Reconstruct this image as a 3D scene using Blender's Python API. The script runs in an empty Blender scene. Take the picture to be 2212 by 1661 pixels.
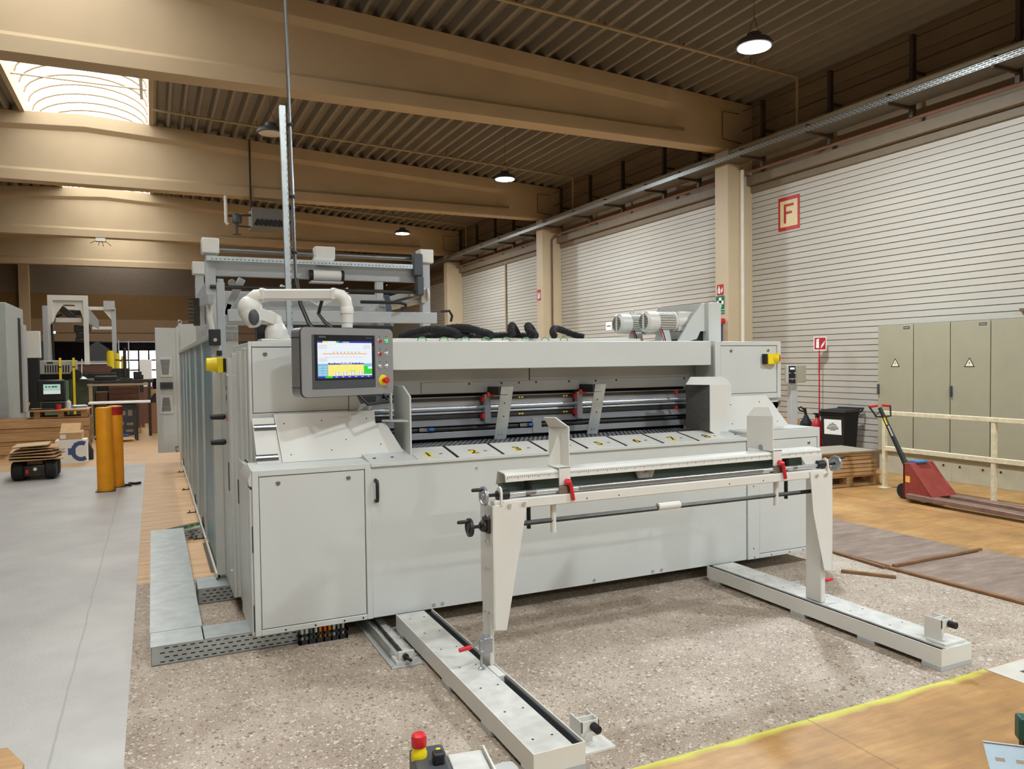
import bpy, bmesh, math, random
from mathutils import Vector, Matrix
random.seed(7)
SC = bpy.context.scene
COL = SC.collection
PI = math.pi

# ------------------------------------------------------------------ camera
F_PX = 1655.58
cam_d = bpy.data.cameras.new('camera')
cam = bpy.data.objects.new('camera', cam_d)
COL.objects.link(cam)
cam_d.sensor_fit = 'HORIZONTAL'
cam_d.sensor_width = 36.0
cam_d.lens = F_PX / 2212.0 * 36.0
cam_d.clip_end = 200
_y, _p, _r = math.radians(25.11046), math.radians(-1.71079), math.radians(-0.71663)
_f = Vector((math.sin(_y) * math.cos(_p), math.cos(_y) * math.cos(_p), math.sin(_p)))
_rt = Vector((math.cos(_y), -math.sin(_y), 0))
_up = _rt.cross(_f)
_r2 = _rt * math.cos(_r) + _up * math.sin(_r)
_u2 = _up * math.cos(_r) - _rt * math.sin(_r)
_m = Matrix((_r2, _u2, -_f)).transposed().to_4x4()
_m.translation = Vector((0, 0, 1.75))
cam.matrix_world = _m
SC.camera = cam

# ------------------------------------------------------------------ light and exposure
SC.view_settings.view_transform = 'Standard'
SC.view_settings.look = 'None'
SC.view_settings.exposure = 0.08
SC.view_settings.gamma = 1.0
SC.view_settings.use_curve_mapping = False
SC.cycles.max_bounces = 7
SC.cycles.diffuse_bounces = 4
SC.cycles.glossy_bounces = 3
W = bpy.data.worlds.new('overcast_sky')
SC.world = W
W.use_nodes = True
bg = W.node_tree.nodes['Background']
bg.inputs['Color'].default_value = (0.97, 0.985, 1.0, 1)
bg.inputs['Strength'].default_value = 6.3
BEAM_Y = [-11.2, -3.7, 3.85, 11.37, 18.93, 26.48, 34.05]
for i in range(len(BEAM_Y) - 1):          # the sky is sampled through the skylight of each bay
    ld = bpy.data.lights.new('skylight_portal', 'AREA')
    ld.shape = 'RECTANGLE'
    y0, y1 = BEAM_Y[i] + .36, BEAM_Y[i + 1]
    ld.size, ld.size_y = 2.3, y1 - y0
    lo = bpy.data.objects.new('skylight_portal', ld)
    lo.location = (-1.115, (y0 + y1) / 2, 7.34)
    COL.objects.link(lo)
    ld.cycles.is_portal = True
LAMP_W = 335.0
LAMP_COL = (0.86, 0.94, 1.0)

# ------------------------------------------------------------------ helpers
def lin(c):
    def f(v):
        v /= 255.0
        return v / 12.92 if v <= .04045 else ((v + .055) / 1.055) ** 2.4
    return (f(c[0]), f(c[1]), f(c[2]), 1.0)

class MB:
    """collects shapes (world coordinates) into one mesh"""
    def __init__(self, M=None):
        self.bm = bmesh.new(); self.mi = 0; self.M = M
    def _f(self, vs):
        try:
            f = self.bm.faces.new(vs); f.material_index = self.mi; return f
        except ValueError:
            return None
    def v(self, p):
        return self.bm.verts.new(Vector(p))
    def box(self, x0, x1, y0, y1, z0, z1):
        p = [self.v((x, y, z)) for z in (z0, z1) for y in (y0, y1) for x in (x0, x1)]
        for a in ((0, 2, 3, 1), (4, 5, 7, 6), (0, 1, 5, 4), (2, 6, 7, 3), (0, 4, 6, 2), (1, 3, 7, 5)):
            self._f([p[i] for i in a])
        return self
    def obox(self, c, s, rot=None):
        """box of size s centred at c, turned by a 3x3 matrix or an angle about z"""
        if rot is None: rot = Matrix.Identity(3)
        elif not isinstance(rot, Matrix): rot = Matrix.Rotation(rot, 3, 'Z')
        c = Vector(c)
        p = [self.v(c + rot @ Vector((x * s[0] / 2, y * s[1] / 2, z * s[2] / 2))) for z in (-1, 1) for y in (-1, 1) for x in (-1, 1)]
        for a in ((0, 2, 3, 1), (4, 5, 7, 6), (0, 1, 5, 4), (2, 6, 7, 3), (0, 4, 6, 2), (1, 3, 7, 5)):
            self._f([p[i] for i in a])
        return self
    def cyl(self, a, b, r, r2=None, seg=16):
        a, b = Vector(a), Vector(b); r2 = r if r2 is None else r2
        d = (b - a).normalized(); u = d.orthogonal().normalized(); w = d.cross(u)
        A = [self.v(a + (u * math.cos(t) + w * math.sin(t)) * r) for t in [2 * PI * i / seg for i in range(seg)]]
        B = [self.v(b + (u * math.cos(t) + w * math.sin(t)) * r2) for t in [2 * PI * i / seg for i in range(seg)]]
        for i in range(seg):
            self._f((A[i], A[(i + 1) % seg], B[(i + 1) % seg], B[i]))
        self._f(A[::-1]); self._f(B)
        return self
    def tube(self, pts, r, seg=8, closed=False, ring=None):
        pts = [Vector(p) for p in pts]; n = len(pts); rings = []; u = None
        for i, p in enumerate(pts):
            if closed: d = pts[(i + 1) % n] - pts[i - 1]
            else: d = pts[min(i + 1, n - 1)] - pts[max(i - 1, 0)]
            d.normalize()
            if u is None: u = d.orthogonal().normalized()
            u = (u - d * u.dot(d))
            u = u.normalized() if u.length > 1e-6 else d.orthogonal().normalized()
            w = d.cross(u); rr = r[i] if isinstance(r, (list, tuple)) else r
            rings.append([self.v(p + (u * math.cos(2 * PI * k / seg) + w * math.sin(2 * PI * k / seg)) * rr) for k in range(seg)])
        for i in range(n if closed else n - 1):
            A, B = rings[i], rings[(i + 1) % n]
            for k in range(seg):
                self._f((A[k], A[(k + 1) % seg], B[(k + 1) % seg], B[k]))
        if not closed:
            self._f(rings[0][::-1]); self._f(rings[-1])
        return self
    def prism(self, poly, vec):
        A = [self.v(p) for p in poly]; vec = Vector(vec)
        B = [self.v(Vector(p) + vec) for p in poly]
        n = len(A)
        for i in range(n):
            self._f((A[i], A[(i + 1) % n], B[(i + 1) % n], B[i]))
        self._f(A[::-1]); self._f(B)
        return self
    def loft(self, sections, cap=True):
        S = [[self.v(p) for p in s] for s in sections]; n = len(S[0])
        for A, B in zip(S, S[1:]):
            for i in range(n):
                self._f((A[i], A[(i + 1) % n], B[(i + 1) % n], B[i]))
        if cap: self._f(S[0][::-1]); self._f(S[-1])
        return self
    def lathe(self, prof, o=(0, 0, 0), axis=(0, 0, 1), seg=20):
        o = Vector(o); d = Vector(axis).normalized(); u = d.orthogonal().normalized(); w = d.cross(u); R = []
        for r, z in prof:
            R.append([self.v(o + d * z + (u * math.cos(2 * PI * k / seg) + w * math.sin(2 * PI * k / seg)) * max(r, 1e-5)) for k in range(seg)])
        for A, B in zip(R, R[1:]):
            for k in range(seg):
                self._f((A[k], A[(k + 1) % seg], B[(k + 1) % seg], B[k]))
        self._f(R[0][::-1]); self._f(R[-1])
        return self
    def quad(self, *p):
        self._f([self.v(q) for q in p]); return self
    def ball(self, c, r, s=(1, 1, 1), seg=14):
        c = Vector(c); n = seg // 2
        prof = [(r * math.sin(PI * i / n), -r * math.cos(PI * i / n)) for i in range(n + 1)]
        i0 = len(self.bm.verts)
        self.lathe(prof, (0, 0, 0), (0, 0, 1), seg)
        self.bm.verts.ensure_lookup_table()
        for q in self.bm.verts[i0:]:
            q.co = Vector((q.co.x * s[0], q.co.y * s[1], q.co.z * s[2])) + c
        return self
    def text(self, s, size, M, depth=.0012, align='CENTER'):
        cu = bpy.data.curves.new('t', 'FONT'); cu.body = s; cu.size = size; cu.extrude = depth / 2
        cu.align_x = align; cu.align_y = 'CENTER'; cu.resolution_u = 2
        o = bpy.data.objects.new('t', cu); COL.objects.link(o)
        me = bpy.data.meshes.new_from_object(o)
        me.transform(M)
        i0 = len(self.bm.faces)
        self.bm.from_mesh(me)
        self.bm.faces.ensure_lookup_table()
        for f in self.bm.faces[i0:]: f.material_index = self.mi
        bpy.data.objects.remove(o); bpy.data.curves.remove(cu); bpy.data.meshes.remove(me)
        return self
    def build(self, name, mat, parent=None, loc=None, bevel=0, seg=2, smooth=True, flip=True):
        bm = self.bm
        if self.M is not None: bmesh.ops.transform(bm, matrix=self.M, verts=bm.verts)
        root = parent
        while root is not None and root.parent is not None: root = root.parent
        off = Vector(root.location) if root is not None else (Vector(loc) if loc is not None else None)
        if off is None:
            vs = [v.co for v in bm.verts]
            off = Vector(((min(v.x for v in vs) + max(v.x for v in vs)) / 2, (min(v.y for v in vs) + max(v.y for v in vs)) / 2, min(v.z for v in vs)))
        bmesh.ops.translate(bm, vec=-off, verts=bm.verts)
        if flip: bmesh.ops.recalc_face_normals(bm, faces=bm.faces)
        me = bpy.data.meshes.new(name); bm.to_mesh(me); bm.free()
        for m in (mat if isinstance(mat, (list, tuple)) else [mat]): me.materials.append(m)
        if smooth:
            me.shade_smooth(); me.set_sharp_from_angle(angle=math.radians(35))
        o = bpy.data.objects.new(name, me); COL.objects.link(o)
        if parent is not None: o.parent = parent
        else: o.location = off
        if bevel:
            b = o.modifiers.new('edge', 'BEVEL'); b.width = bevel; b.segments = seg; b.limit_method = 'ANGLE'; b.angle_limit = math.radians(40)
        return o

def tag(o, label, cat, group=None):
    o['label'] = label; o['category'] = cat
    if group: o['group'] = group
    return o
def thing(name, label, cat, loc, group=None):
    o = bpy.data.objects.new(name, None); COL.objects.link(o)
    o.location = loc; o.empty_display_size = .1
    return tag(o, label, cat, group)
def struct(o):
    o['kind'] = 'structure'; return o
def kids(o): return [c for c in bpy.data.objects if c.parent is o]
def dup(root, d, label=None, group=None):
    """a moved copy of a thing with copies of its parts and sub-parts"""
    r = root.copy(); COL.objects.link(r); r.location = Vector(root.location) + Vector(d)
    if label: r['label'] = label
    if group: r['group'] = group
    for ch in kids(root):
        c = ch.copy(); COL.objects.link(c); c.parent = r
        for g in kids(ch):
            e = g.copy(); COL.objects.link(e); e.parent = c
    return r

# ------------------------------------------------------------------ materials
def nodes(m): return m.node_tree.nodes, m.node_tree.links
def paint(name, rgb, rough=.5, metal=0.0, var=.06, scale=6.0, bump=0.0, bscale=200.0, spec=.5, stretch=None):
    m = bpy.data.materials.new(name); m.use_nodes = True
    N, L = nodes(m); b = N['Principled BSDF']
    b.inputs['Roughness'].default_value = rough; b.inputs['Metallic'].default_value = metal
    b.inputs['Specular IOR Level'].default_value = spec
    c = lin(rgb)
    tc = N.new('ShaderNodeTexCoord'); mp = N.new('ShaderNodeMapping'); L.new(tc.outputs['Object'], mp.inputs[0])
    if stretch: mp.inputs['Scale'].default_value = stretch
    n = N.new('ShaderNodeTexNoise'); n.inputs['Scale'].default_value = scale; n.inputs['Detail'].default_value = 5
    L.new(mp.outputs[0], n.inputs['Vector'])
    r = N.new('ShaderNodeValToRGB'); L.new(n.outputs['Fac'], r.inputs[0])
    r.color_ramp.elements[0].position = .3; r.color_ramp.elements[1].position = .7
    r.color_ramp.elements[0].color = tuple(max(0, v * (1 - var)) for v in c[:3]) + (1,)
    r.color_ramp.elements[1].color = tuple(min(1, v * (1 + var)) for v in c[:3]) + (1,)
    L.new(r.outputs[0], b.inputs['Base Color'])
    if bump:
        n2 = N.new('ShaderNodeTexNoise'); n2.inputs['Scale'].default_value = bscale; n2.inputs['Detail'].default_value = 3
        L.new(mp.outputs[0], n2.inputs['Vector'])
        bp = N.new('ShaderNodeBump'); bp.inputs['Strength'].default_value = bump; bp.inputs['Distance'].default_value = .002
        L.new(n2.outputs['Fac'], bp.inputs['Height']); L.new(bp.outputs[0], b.inputs['Normal'])
    return m
def glow(name, rgb, strength):
    m = bpy.data.materials.new(name); m.use_nodes = True
    N, L = nodes(m); b = N['Principled BSDF']
    b.inputs['Base Color'].default_value = (.02, .02, .02, 1)
    b.inputs['Emission Color'].default_value = lin(rgb); b.inputs['Emission Strength'].default_value = strength
    return m
GREY = paint('machine_grey_paint', (202, 205, 200), .38, var=.03, scale=2.0, bump=.05, bscale=500)
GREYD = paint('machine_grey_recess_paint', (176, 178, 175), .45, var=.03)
CREAM = paint('warm_white_paint', (214, 213, 205), .38, var=.03, scale=4)
WORN = paint('worn_white_paint', (198, 198, 191), .5, var=.12, scale=14)
GALV = paint('galvanised_steel', (178, 186, 186), .38, .75, var=.14, scale=9)
CHROME = paint('bright_steel', (208, 212, 215), .25, .8, var=.04)
STEEL = paint('brushed_steel', (150, 152, 152), .32, 1.0, var=.10, scale=20, stretch=(.2, 6, 6))
DARKST = paint('dark_oiled_steel', (70, 68, 64), .4, .8, var=.15, scale=12)
BLACK = paint('black_plastic', (24, 24, 26), .45, var=.1)
RUBBER = paint('black_rubber', (20, 20, 21), .7, var=.15)
RED = paint('red_plastic', (200, 30, 40), .35, var=.05)
YEL = paint('yellow_plastic', (238, 212, 20), .4, var=.04)
COLB = paint('beige_column_paint', (200, 182, 150), .6, var=.05, scale=1.2, bump=.08, bscale=60)
TRIMB = paint('dull_beige_trim', (122, 109, 90), .6, var=.06)
BEIGE = paint('beige_wall_paint', (178, 158, 126), .6, var=.05, scale=1.2, bump=.08, bscale=60)
WALLW = paint('off_white_panel', (186, 181, 169), .5, var=.07, scale=.9, stretch=(1, .35, 2.5))
TANP = paint('tan_panel', (134, 116, 92), .6, var=.06, scale=1.5)
DECK = paint('deck_sheet', (128, 121, 110), .5, var=.05, scale=2)
DKBR = paint('dark_brown_steel', (70, 58, 46), .6, var=.15)
PIPEB = paint('beige_pipe_paint', (160, 142, 110), .5, var=.06)
PIPER = paint('brown_pipe_paint', (120, 84, 66), .5, var=.1)
DGREY = paint('dark_grey_plastic', (68, 72, 76), .5, var=.06)
MGREY = paint('mid_grey_panel_face', (138, 138, 137), .45, var=.03)
SILV = paint('silver_trim', (165, 168, 172), .3, .6, var=.04)
WHITE = paint('white_print', (240, 240, 236), .5, var=.02)
KHAKI = paint('khaki_cabinet_paint', (156, 151, 128), .5, var=.04, scale=2.5)
CARD = paint('cardboard', (196, 158, 112), .8, var=.08, scale=8)
BROWNC = paint('brown_board', (112, 78, 62), .8, var=.12, scale=10)
WOODP = paint('pallet_wood', (188, 150, 104), .75, var=.2, scale=4, stretch=(.6, 6, 8), bump=.2, bscale=40)
WOODD = paint('dark_raw_wood', (128, 92, 58), .8, var=.25, scale=8)
GREENM = paint('green_machine_paint', (98, 132, 98), .5, var=.08)
GREEN = paint('sign_green', (20, 110, 70), .5, var=.03)
REDS = paint('sign_red', (178, 26, 34), .5, var=.04)
ORNG = paint('bollard_yellow_paint', (240, 158, 16), .45, var=.08, scale=6)
BLUE = paint('blue_plastic', (52, 90, 150), .45, var=.08)
LIGHTB = paint('navy_screen_bar', (20, 40, 170), .4, var=.02)
# ------------------------------------------------------------------ floor materials
def ramp(N, stops):
    r = N.new('ShaderNodeValToRGB'); e = r.color_ramp.elements
    while len(e) < len(stops): e.new(.5)
    for k, (p, c) in enumerate(stops):
        e[k].position = p; e[k].color = lin(c)
    return r
def mix(N, L, fac, a, b, mode='MIX'):
    m = N.new('ShaderNodeMix'); m.data_type = 'RGBA'; m.blend_type = mode
    for s, v in ((m.inputs[0], fac), (m.inputs[6], a), (m.inputs[7], b)):
        if isinstance(v, (int, float)): s.default_value = v
        elif isinstance(v, tuple): s.default_value = v
        else: L.new(v, s)
    return m.outputs[2]
def mathn(N, L, op, a, b=None):
    m = N.new('ShaderNodeMath'); m.operation = op; m.use_clamp = False
    for s, v in zip(m.inputs, (a, b)):
        if v is None: continue
        if isinstance(v, (int, float)): s.default_value = v
        else: L.new(v, s)
    return m.outputs[0]
def noise(N, L, vec, scale, detail=4, rough=.5):
    n = N.new('ShaderNodeTexNoise'); n.inputs['Scale'].default_value = scale; n.inputs['Detail'].default_value = detail
    n.inputs['Roughness'].default_value = rough
    L.new(vec, n.inputs['Vector']); return n.outputs['Fac']
def basemat(name, rough=.6):
    m = bpy.data.materials.new(name); m.use_nodes = True
    N, L = nodes(m); b = N['Principled BSDF']; b.inputs['Roughness'].default_value = rough
    g = N.new('ShaderNodeNewGeometry')
    return m, N, L, b, g.outputs['Position']
def stretchv(N, L, vec, s):
    mp = N.new('ShaderNodeMapping'); mp.inputs['Scale'].default_value = s; L.new(vec, mp.inputs[0]); return mp.outputs[0]

def mat_concrete():
    m, N, L, b, P = basemat('ground_concrete', .62)
    base = ramp(N, [(.3, (160, 142, 124)), (.52, (184, 167, 148)), (.75, (206, 192, 174))]); L.new(noise(N, L, P, 2.2, 6, .6), base.inputs[0])
    col = base.outputs[0]
    for sc, sel, cols in ((34, .55, [(0, (120, 104, 88)), (.4, (168, 148, 128)), (.7, (204, 190, 170)), (1, (226, 216, 200))]), (62, .42, [(0, (92, 76, 64)), (.35, (146, 124, 106)), (.6, (206, 194, 176)), (1, (238, 230, 216))]), (125, .40, [(0, (100, 84, 72)), (.5, (190, 174, 154)), (1, (236, 226, 210))])):
        d = mix(N, L, .03, P, N.new('ShaderNodeTexNoise').outputs['Color'])
        v = N.new('ShaderNodeTexVoronoi'); v.inputs['Scale'].default_value = sc; v.inputs['Randomness'].default_value = 1
        L.new(P, v.inputs['Vector'])
        sx = N.new('ShaderNodeSeparateColor'); L.new(v.outputs['Color'], sx.inputs[0])
        pick = mathn(N, L, 'GREATER_THAN', sx.outputs[0], sel)
        size = mathn(N, L, 'ADD', mathn(N, L, 'MULTIPLY', sx.outputs[1], .38), .12)
        inside = mathn(N, L, 'LESS_THAN', v.outputs['Distance'], size)
        r = ramp(N, cols); L.new(sx.outputs[2], r.inputs[0])
        fac = mathn(N, L, 'MULTIPLY', mathn(N, L, 'MULTIPLY', pick, inside), .85)
        col = mix(N, L, fac, col, r.outputs[0])
    fine = ramp(N, [(.3, (190, 190, 190)), (.7, (255, 255, 255))]); L.new(noise(N, L, P, 160, 3, .7), fine.inputs[0])
    col = mix(N, L, .8, col, fine.outputs[0], 'MULTIPLY')
    L.new(col, b.inputs['Base Color'])
    bp = N.new('ShaderNodeBump'); bp.inputs['Strength'].default_value = .25; bp.inputs['Distance'].default_value = .003
    L.new(noise(N, L, P, 120, 3), bp.inputs['Height']); L.new(bp.outputs[0], b.inputs['Normal'])
    return m
def mat_screed():
    m, N, L, b, P = basemat('ochre_floor_coating', .5)
    a = ramp(N, [(.28, (148, 110, 64)), (.5, (178, 134, 79)), (.72, (202, 160, 102))]); L.new(noise(N, L, P, 1.6, 7, .6), a.inputs[0])
    s = ramp(N, [(.3, (205, 205, 205)), (.65, (255, 255, 255))]); L.new(noise(N, L, stretchv(N, L, P, (1.2, 9, 1)), 2.5, 5, .65), s.inputs[0])
    col = mix(N, L, .8, a.outputs[0], s.outputs[0], 'MULTIPLY')
    v = N.new('ShaderNodeTexVoronoi'); v.inputs['Scale'].default_value = 3.2; L.new(P, v.inputs['Vector'])
    sx = N.new('ShaderNodeSeparateColor'); L.new(v.outputs['Color'], sx.inputs[0])
    spot = mathn(N, L, 'LESS_THAN', v.outputs['Distance'], mathn(N, L, 'MULTIPLY', sx.outputs[0], .055))
    col = mix(N, L, mathn(N, L, 'MULTIPLY', spot, .75), col, lin((92, 74, 60)))
    # sprayed yellow marking along the front edge of the bare concrete, and tile joints
    xyz = N.new('ShaderNodeSeparateXYZ'); L.new(P, xyz.inputs[0])
    wob = mathn(N, L, 'MULTIPLY', mathn(N, L, 'SUBTRACT', noise(N, L, P, 4, 4), .5), .09)
    d = mathn(N, L, 'ABSOLUTE', mathn(N, L, 'SUBTRACT', mathn(N, L, 'ADD', xyz.outputs[1], wob), 2.712))
    mr = N.new('ShaderNodeMapRange'); mr.inputs[1].default_value = .0; mr.inputs[2].default_value = .045; mr.inputs[3].default_value = 1; mr.inputs[4].default_value = 0
    L.new(d, mr.inputs[0])
    inx = mathn(N, L, 'MULTIPLY', mathn(N, L, 'GREATER_THAN', xyz.outputs[0], -.1), mathn(N, L, 'LESS_THAN', xyz.outputs[0], 4.16))
    col = mix(N, L, mathn(N, L, 'MULTIPLY', mathn(N, L, 'MULTIPLY', mr.outputs[0], inx), .95), col, lin((208, 208, 84)))
    for axis, at in ((0, 2.83), (0, 7.95)):
        w = .004 if at < 5 else .02
        j = mathn(N, L, 'LESS_THAN', mathn(N, L, 'ABSOLUTE', mathn(N, L, 'SUBTRACT', xyz.outputs[axis], at)), w)
        if at < 5: j = mathn(N, L, 'MULTIPLY', j, mathn(N, L, 'LESS_THAN', xyz.outputs[1], 2.72))
        col = mix(N, L, mathn(N, L, 'MULTIPLY', j, .55), col, lin((96, 64, 50) if at < 5 else (150, 70, 60)))
    L.new(col, b.inputs['Base Color'])
    return m
def mat_wood():
    m, N, L, b, P = basemat('worn_wood_block_floor', .45)
    a = ramp(N, [(.3, (176, 134, 92)), (.5, (206, 166, 120)), (.7, (224, 190, 146))]); L.new(noise(N, L, stretchv(N, L, P, (.35, 4, 1)), 3.0, 8, .65), a.inputs[0])
    s = ramp(N, [(.35, (200, 200, 200)), (.6, (255, 255, 255))]); L.new(noise(N, L, stretchv(N, L, P, (.5, 16, 1)), 6, 4, .6), s.inputs[0])
    col = mix(N, L, .6, a.outputs[0], s.outputs[0], 'MULTIPLY')
    L.new(col, b.inputs['Base Color'])
    return m
def mat_mat():
    m, N, L, b, P = basemat('grey_rubber_sheet', .42)
    a = ramp(N, [(.3, (166, 165, 161)), (.7, (192, 190, 184))]); L.new(noise(N, L, P, 1.2, 6, .6), a.inputs[0])
    v = N.new('ShaderNodeTexVoronoi'); v.inputs['Scale'].default_value = 6; L.new(P, v.inputs['Vector'])
    sx = N.new('ShaderNodeSeparateColor'); L.new(v.outputs['Color'], sx.inputs[0])
    spot = mathn(N, L, 'LESS_THAN', v.outputs['Distance'], mathn(N, L, 'MULTIPLY', mathn(N, L, 'MAXIMUM', mathn(N, L, 'SUBTRACT', sx.outputs[0], .8), 0), .12))
    xyz = N.new('ShaderNodeSeparateXYZ'); L.new(P, xyz.inputs[0])
    wob = mathn(N, L, 'MULTIPLY', noise(N, L, P, 2, 3), .03)
    seam = mathn(N, L, 'LESS_THAN', mathn(N, L, 'ABSOLUTE', mathn(N, L, 'ADD', mathn(N, L, 'ADD', xyz.outputs[0], .44), wob)), .006)
    col = mix(N, L, mathn(N, L, 'MULTIPLY', spot, .6), a.outputs[0], lin((110, 108, 104)))
    col = mix(N, L, mathn(N, L, 'MULTIPLY', seam, .55), col, lin((140, 140, 136)))
    L.new(col, b.inputs['Base Color'])
    bp = N.new('ShaderNodeBump'); bp.inputs['Strength'].default_value = .35; bp.inputs['Distance'].default_value = .004
    L.new(noise(N, L, P, 55, 2), bp.inputs['Height']); L.new(bp.outputs[0], b.inputs['Normal'])
    return m
def mat_ply():
    m, N, L, b, P = basemat('weathered_plywood', .7)
    a = ramp(N, [(.3, (108, 91, 79)), (.55, (138, 119, 105)), (.75, (162, 143, 127))]); L.new(noise(N, L, stretchv(N, L, P, (1, 4, 1)), 2.4, 7, .65), a.inputs[0])
    L.new(a.outputs[0], b.inputs['Base Color'])
    return m
M_CONC, M_SCREED, M_WOOD, M_MAT, M_PLY = mat_concrete(), mat_screed(), mat_wood(), mat_mat(), mat_ply()

# ------------------------------------------------------------------ floor
XL, XR, YF, YB = -12.85, 10.45, -11.4, 36.6
xs = [XL, -.155, 5.5, XR]; ys = [YF, 2.72, 6.8, YB]
b = MB()
for i in range(3):
    for j in range(3):
        if i == 1 and j == 1: b.mi = 0
        elif j == 2 and i < 2: b.mi = 2
        elif i == 0: b.mi = 2
        else: b.mi = 1
        b.quad((xs[i], ys[j], 0), (xs[i + 1], ys[j], 0), (xs[i + 1], ys[j + 1], 0), (xs[i], ys[j + 1], 0))
b.mi = 2; b.quad((XL, YB, 0), (XR, YB, 0), (XR, 56, 0), (XL, 56, 0))
struct(b.build('floor', [M_CONC, M_SCREED, M_WOOD], loc=(0, 0, 0), smooth=False))
b = MB().box(-6.5, -.155, 1.0, 15.25, 0.0, .004)
tag(b.build('rubber_sheet', M_MAT), 'long grey rubber sheet covering the floor at the left of the machine', 'floor covering')
# plywood sheets over the floor at the right
for nm, (x0, x1, y0, y1), lb in (('plywood_sheet', (5.525, 6.62, 4.385, 6.0), 'worn brown plywood sheet on the floor behind the right end of the stand'),
                                 ('plywood_sheet', (5.52, 6.72, 3.1, 4.36), 'worn brown plywood sheet on the floor nearest the right picture edge')):
    b = MB().box(x0, x1, y0, y1, 0, .013)
    tag(b.build(nm, M_PLY, bevel=.002), lb, 'plywood sheet', 'plywood floor sheets')
b = MB().obox((5.16, 4.32, .012), (.035, .40, .022), math.radians(36))
tag(b.build('wood_stick', WOODD, bevel=.003), 'broken brown wooden stick lying on the concrete beside the plywood', 'stick')
b = MB().obox((5.49, 3.75, .011), (.045, 1.25, .02), math.radians(2))
tag(b.build('wood_strip', WOODD, bevel=.003), 'long brown wooden strip along the left edge of the nearer plywood sheet', 'wood strip')
b = MB().obox((5.47, 4.75, .011), (.045, .72, .02), math.radians(-4))
tag(b.build('wood_strip', WOODD, bevel=.003), 'brown wooden strip along the left edge of the farther plywood sheet', 'wood strip')
b = MB().obox((6.08, 4.372, .026), (1.15, .03, .022), math.radians(1))
tag(b.build('wood_strip', WOODD, bevel=.003), 'brown wooden strip in the joint between the two plywood sheets', 'wood strip')
b = MB(); b.box(4.165, 6.6, 2.46, 2.71, 0, .003); b.mi = 1; b.box(4.3, 6.6, 2.56, 2.61, .003, .0036)
tag(b.build('floor_strip', [paint('grey_strip', (196, 192, 180), .6), DGREY], smooth=False), 'pale floor strip with a dark centre line beside the yellow marking', 'floor strip')
b = MB().box(.405, .53, 6.9, 8.1, 0, .003)
tag(b.build('floor_cover_plate', paint('dark_floor_plate', (84, 74, 60), .6)), 'dark plate on the floor beneath the left guard fence', 'floor plate')

# ------------------------------------------------------------------ walls
def ribbed(x, z0, z1, pitch, g, depth, y0, y1):
    pts = [(x, z0)]; z = z0 + pitch
    while z < z1 - g:
        pts += [(x, z - g), (x + depth, z - g * .7), (x + depth, z - g * .3), (x, z)]
        z += pitch
    pts.append((x, z1))
    return [(px, y0, pz) for px, pz in pts] + [(x + .08, y0, z1), (x + .08, y0, z0)]
b = MB().prism(ribbed(10.45, .28, 4.92, .0985, .013, .014, YF, YB), (0, YB - YF, 0))
for f in b.bm.faces:
    if len(f.verts) == 4 and max(v.co.x for v in f.verts) < 10.47 and max(v.co.x for v in f.verts) > 10.452: f.material_index = 1
struct(b.build('wall_right', [WALLW, paint('panel_joint', (150, 138, 119), .7)], loc=(10.45, 0, 0), smooth=False))
b = MB().prism(ribbed(10.45, 5.2, 7.2, .37, .02, .02, YF, YB), (0, YB - YF, 0))
struct(b.build('wall_right_upper', TANP, loc=(10.45, 0, 0), smooth=False))
b = MB().box(10.30, 10.53, YF, YB, 5.03, 5.2).box(10.40, 10.53, YF, YB, 4.9, 5.03)
struct(b.build('trim_1', TRIMB, loc=(10.45, 0, 0), bevel=.01))
b = MB().box(10.38, 10.53, YF, YB, 0, .28)
struct(b.build('baseboard_right', paint('brown_plinth', (128, 100, 80), .7, var=.1), bevel=.01))
b = MB().box(XL - .1, XL, YF, YB, 0, 6.6)
struct(b.build('wall_left', TANP))
b = MB().box(XL - .1, XR + .1, YF - .1, YF, 0, 7.3)
struct(b.build('wall_front', TANP))
OCHRE = paint('ochre_panel', (112, 84, 42), .6, var=.06); SANDP = paint('sand_panel', (138, 114, 84), .6, var=.05); TAUPE = paint('taupe_panel', (108, 97, 84), .6)
b = MB(); z = 5.9
b.mi = 0; b.box(XL, XR, 36.6, 36.75, 4.8, 7.3)
b.mi = 1; b.box(XL, XR, 36.6, 36.75, 3.74, 4.8)
b.mi = 2; b.box(XL, XR, 36.6, 36.75, 3.18, 3.74)
b.mi = 3; b.box(XL, XR, 36.62, 36.75, 3.15, 3.18)
b.mi = 2; b.box(XL, XR, 36.6, 36.75, 2.82, 3.15)
b.mi = 0; b.box(XL, -5.6, 36.6, 36.75, 0, 2.82); b.box(4.5, XR, 36.6, 36.75, 0, 2.82)
struct(b.build('wall_back', [TAUPE, OCHRE, SANDP, DKBR], loc=(0, 36.6, 0), smooth=False))
b = MB().box(-4.80, -4.43, 36.35, 36.6, 0, 6.5)
struct(b.build('wall_column', BEIGE, bevel=.01))
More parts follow.
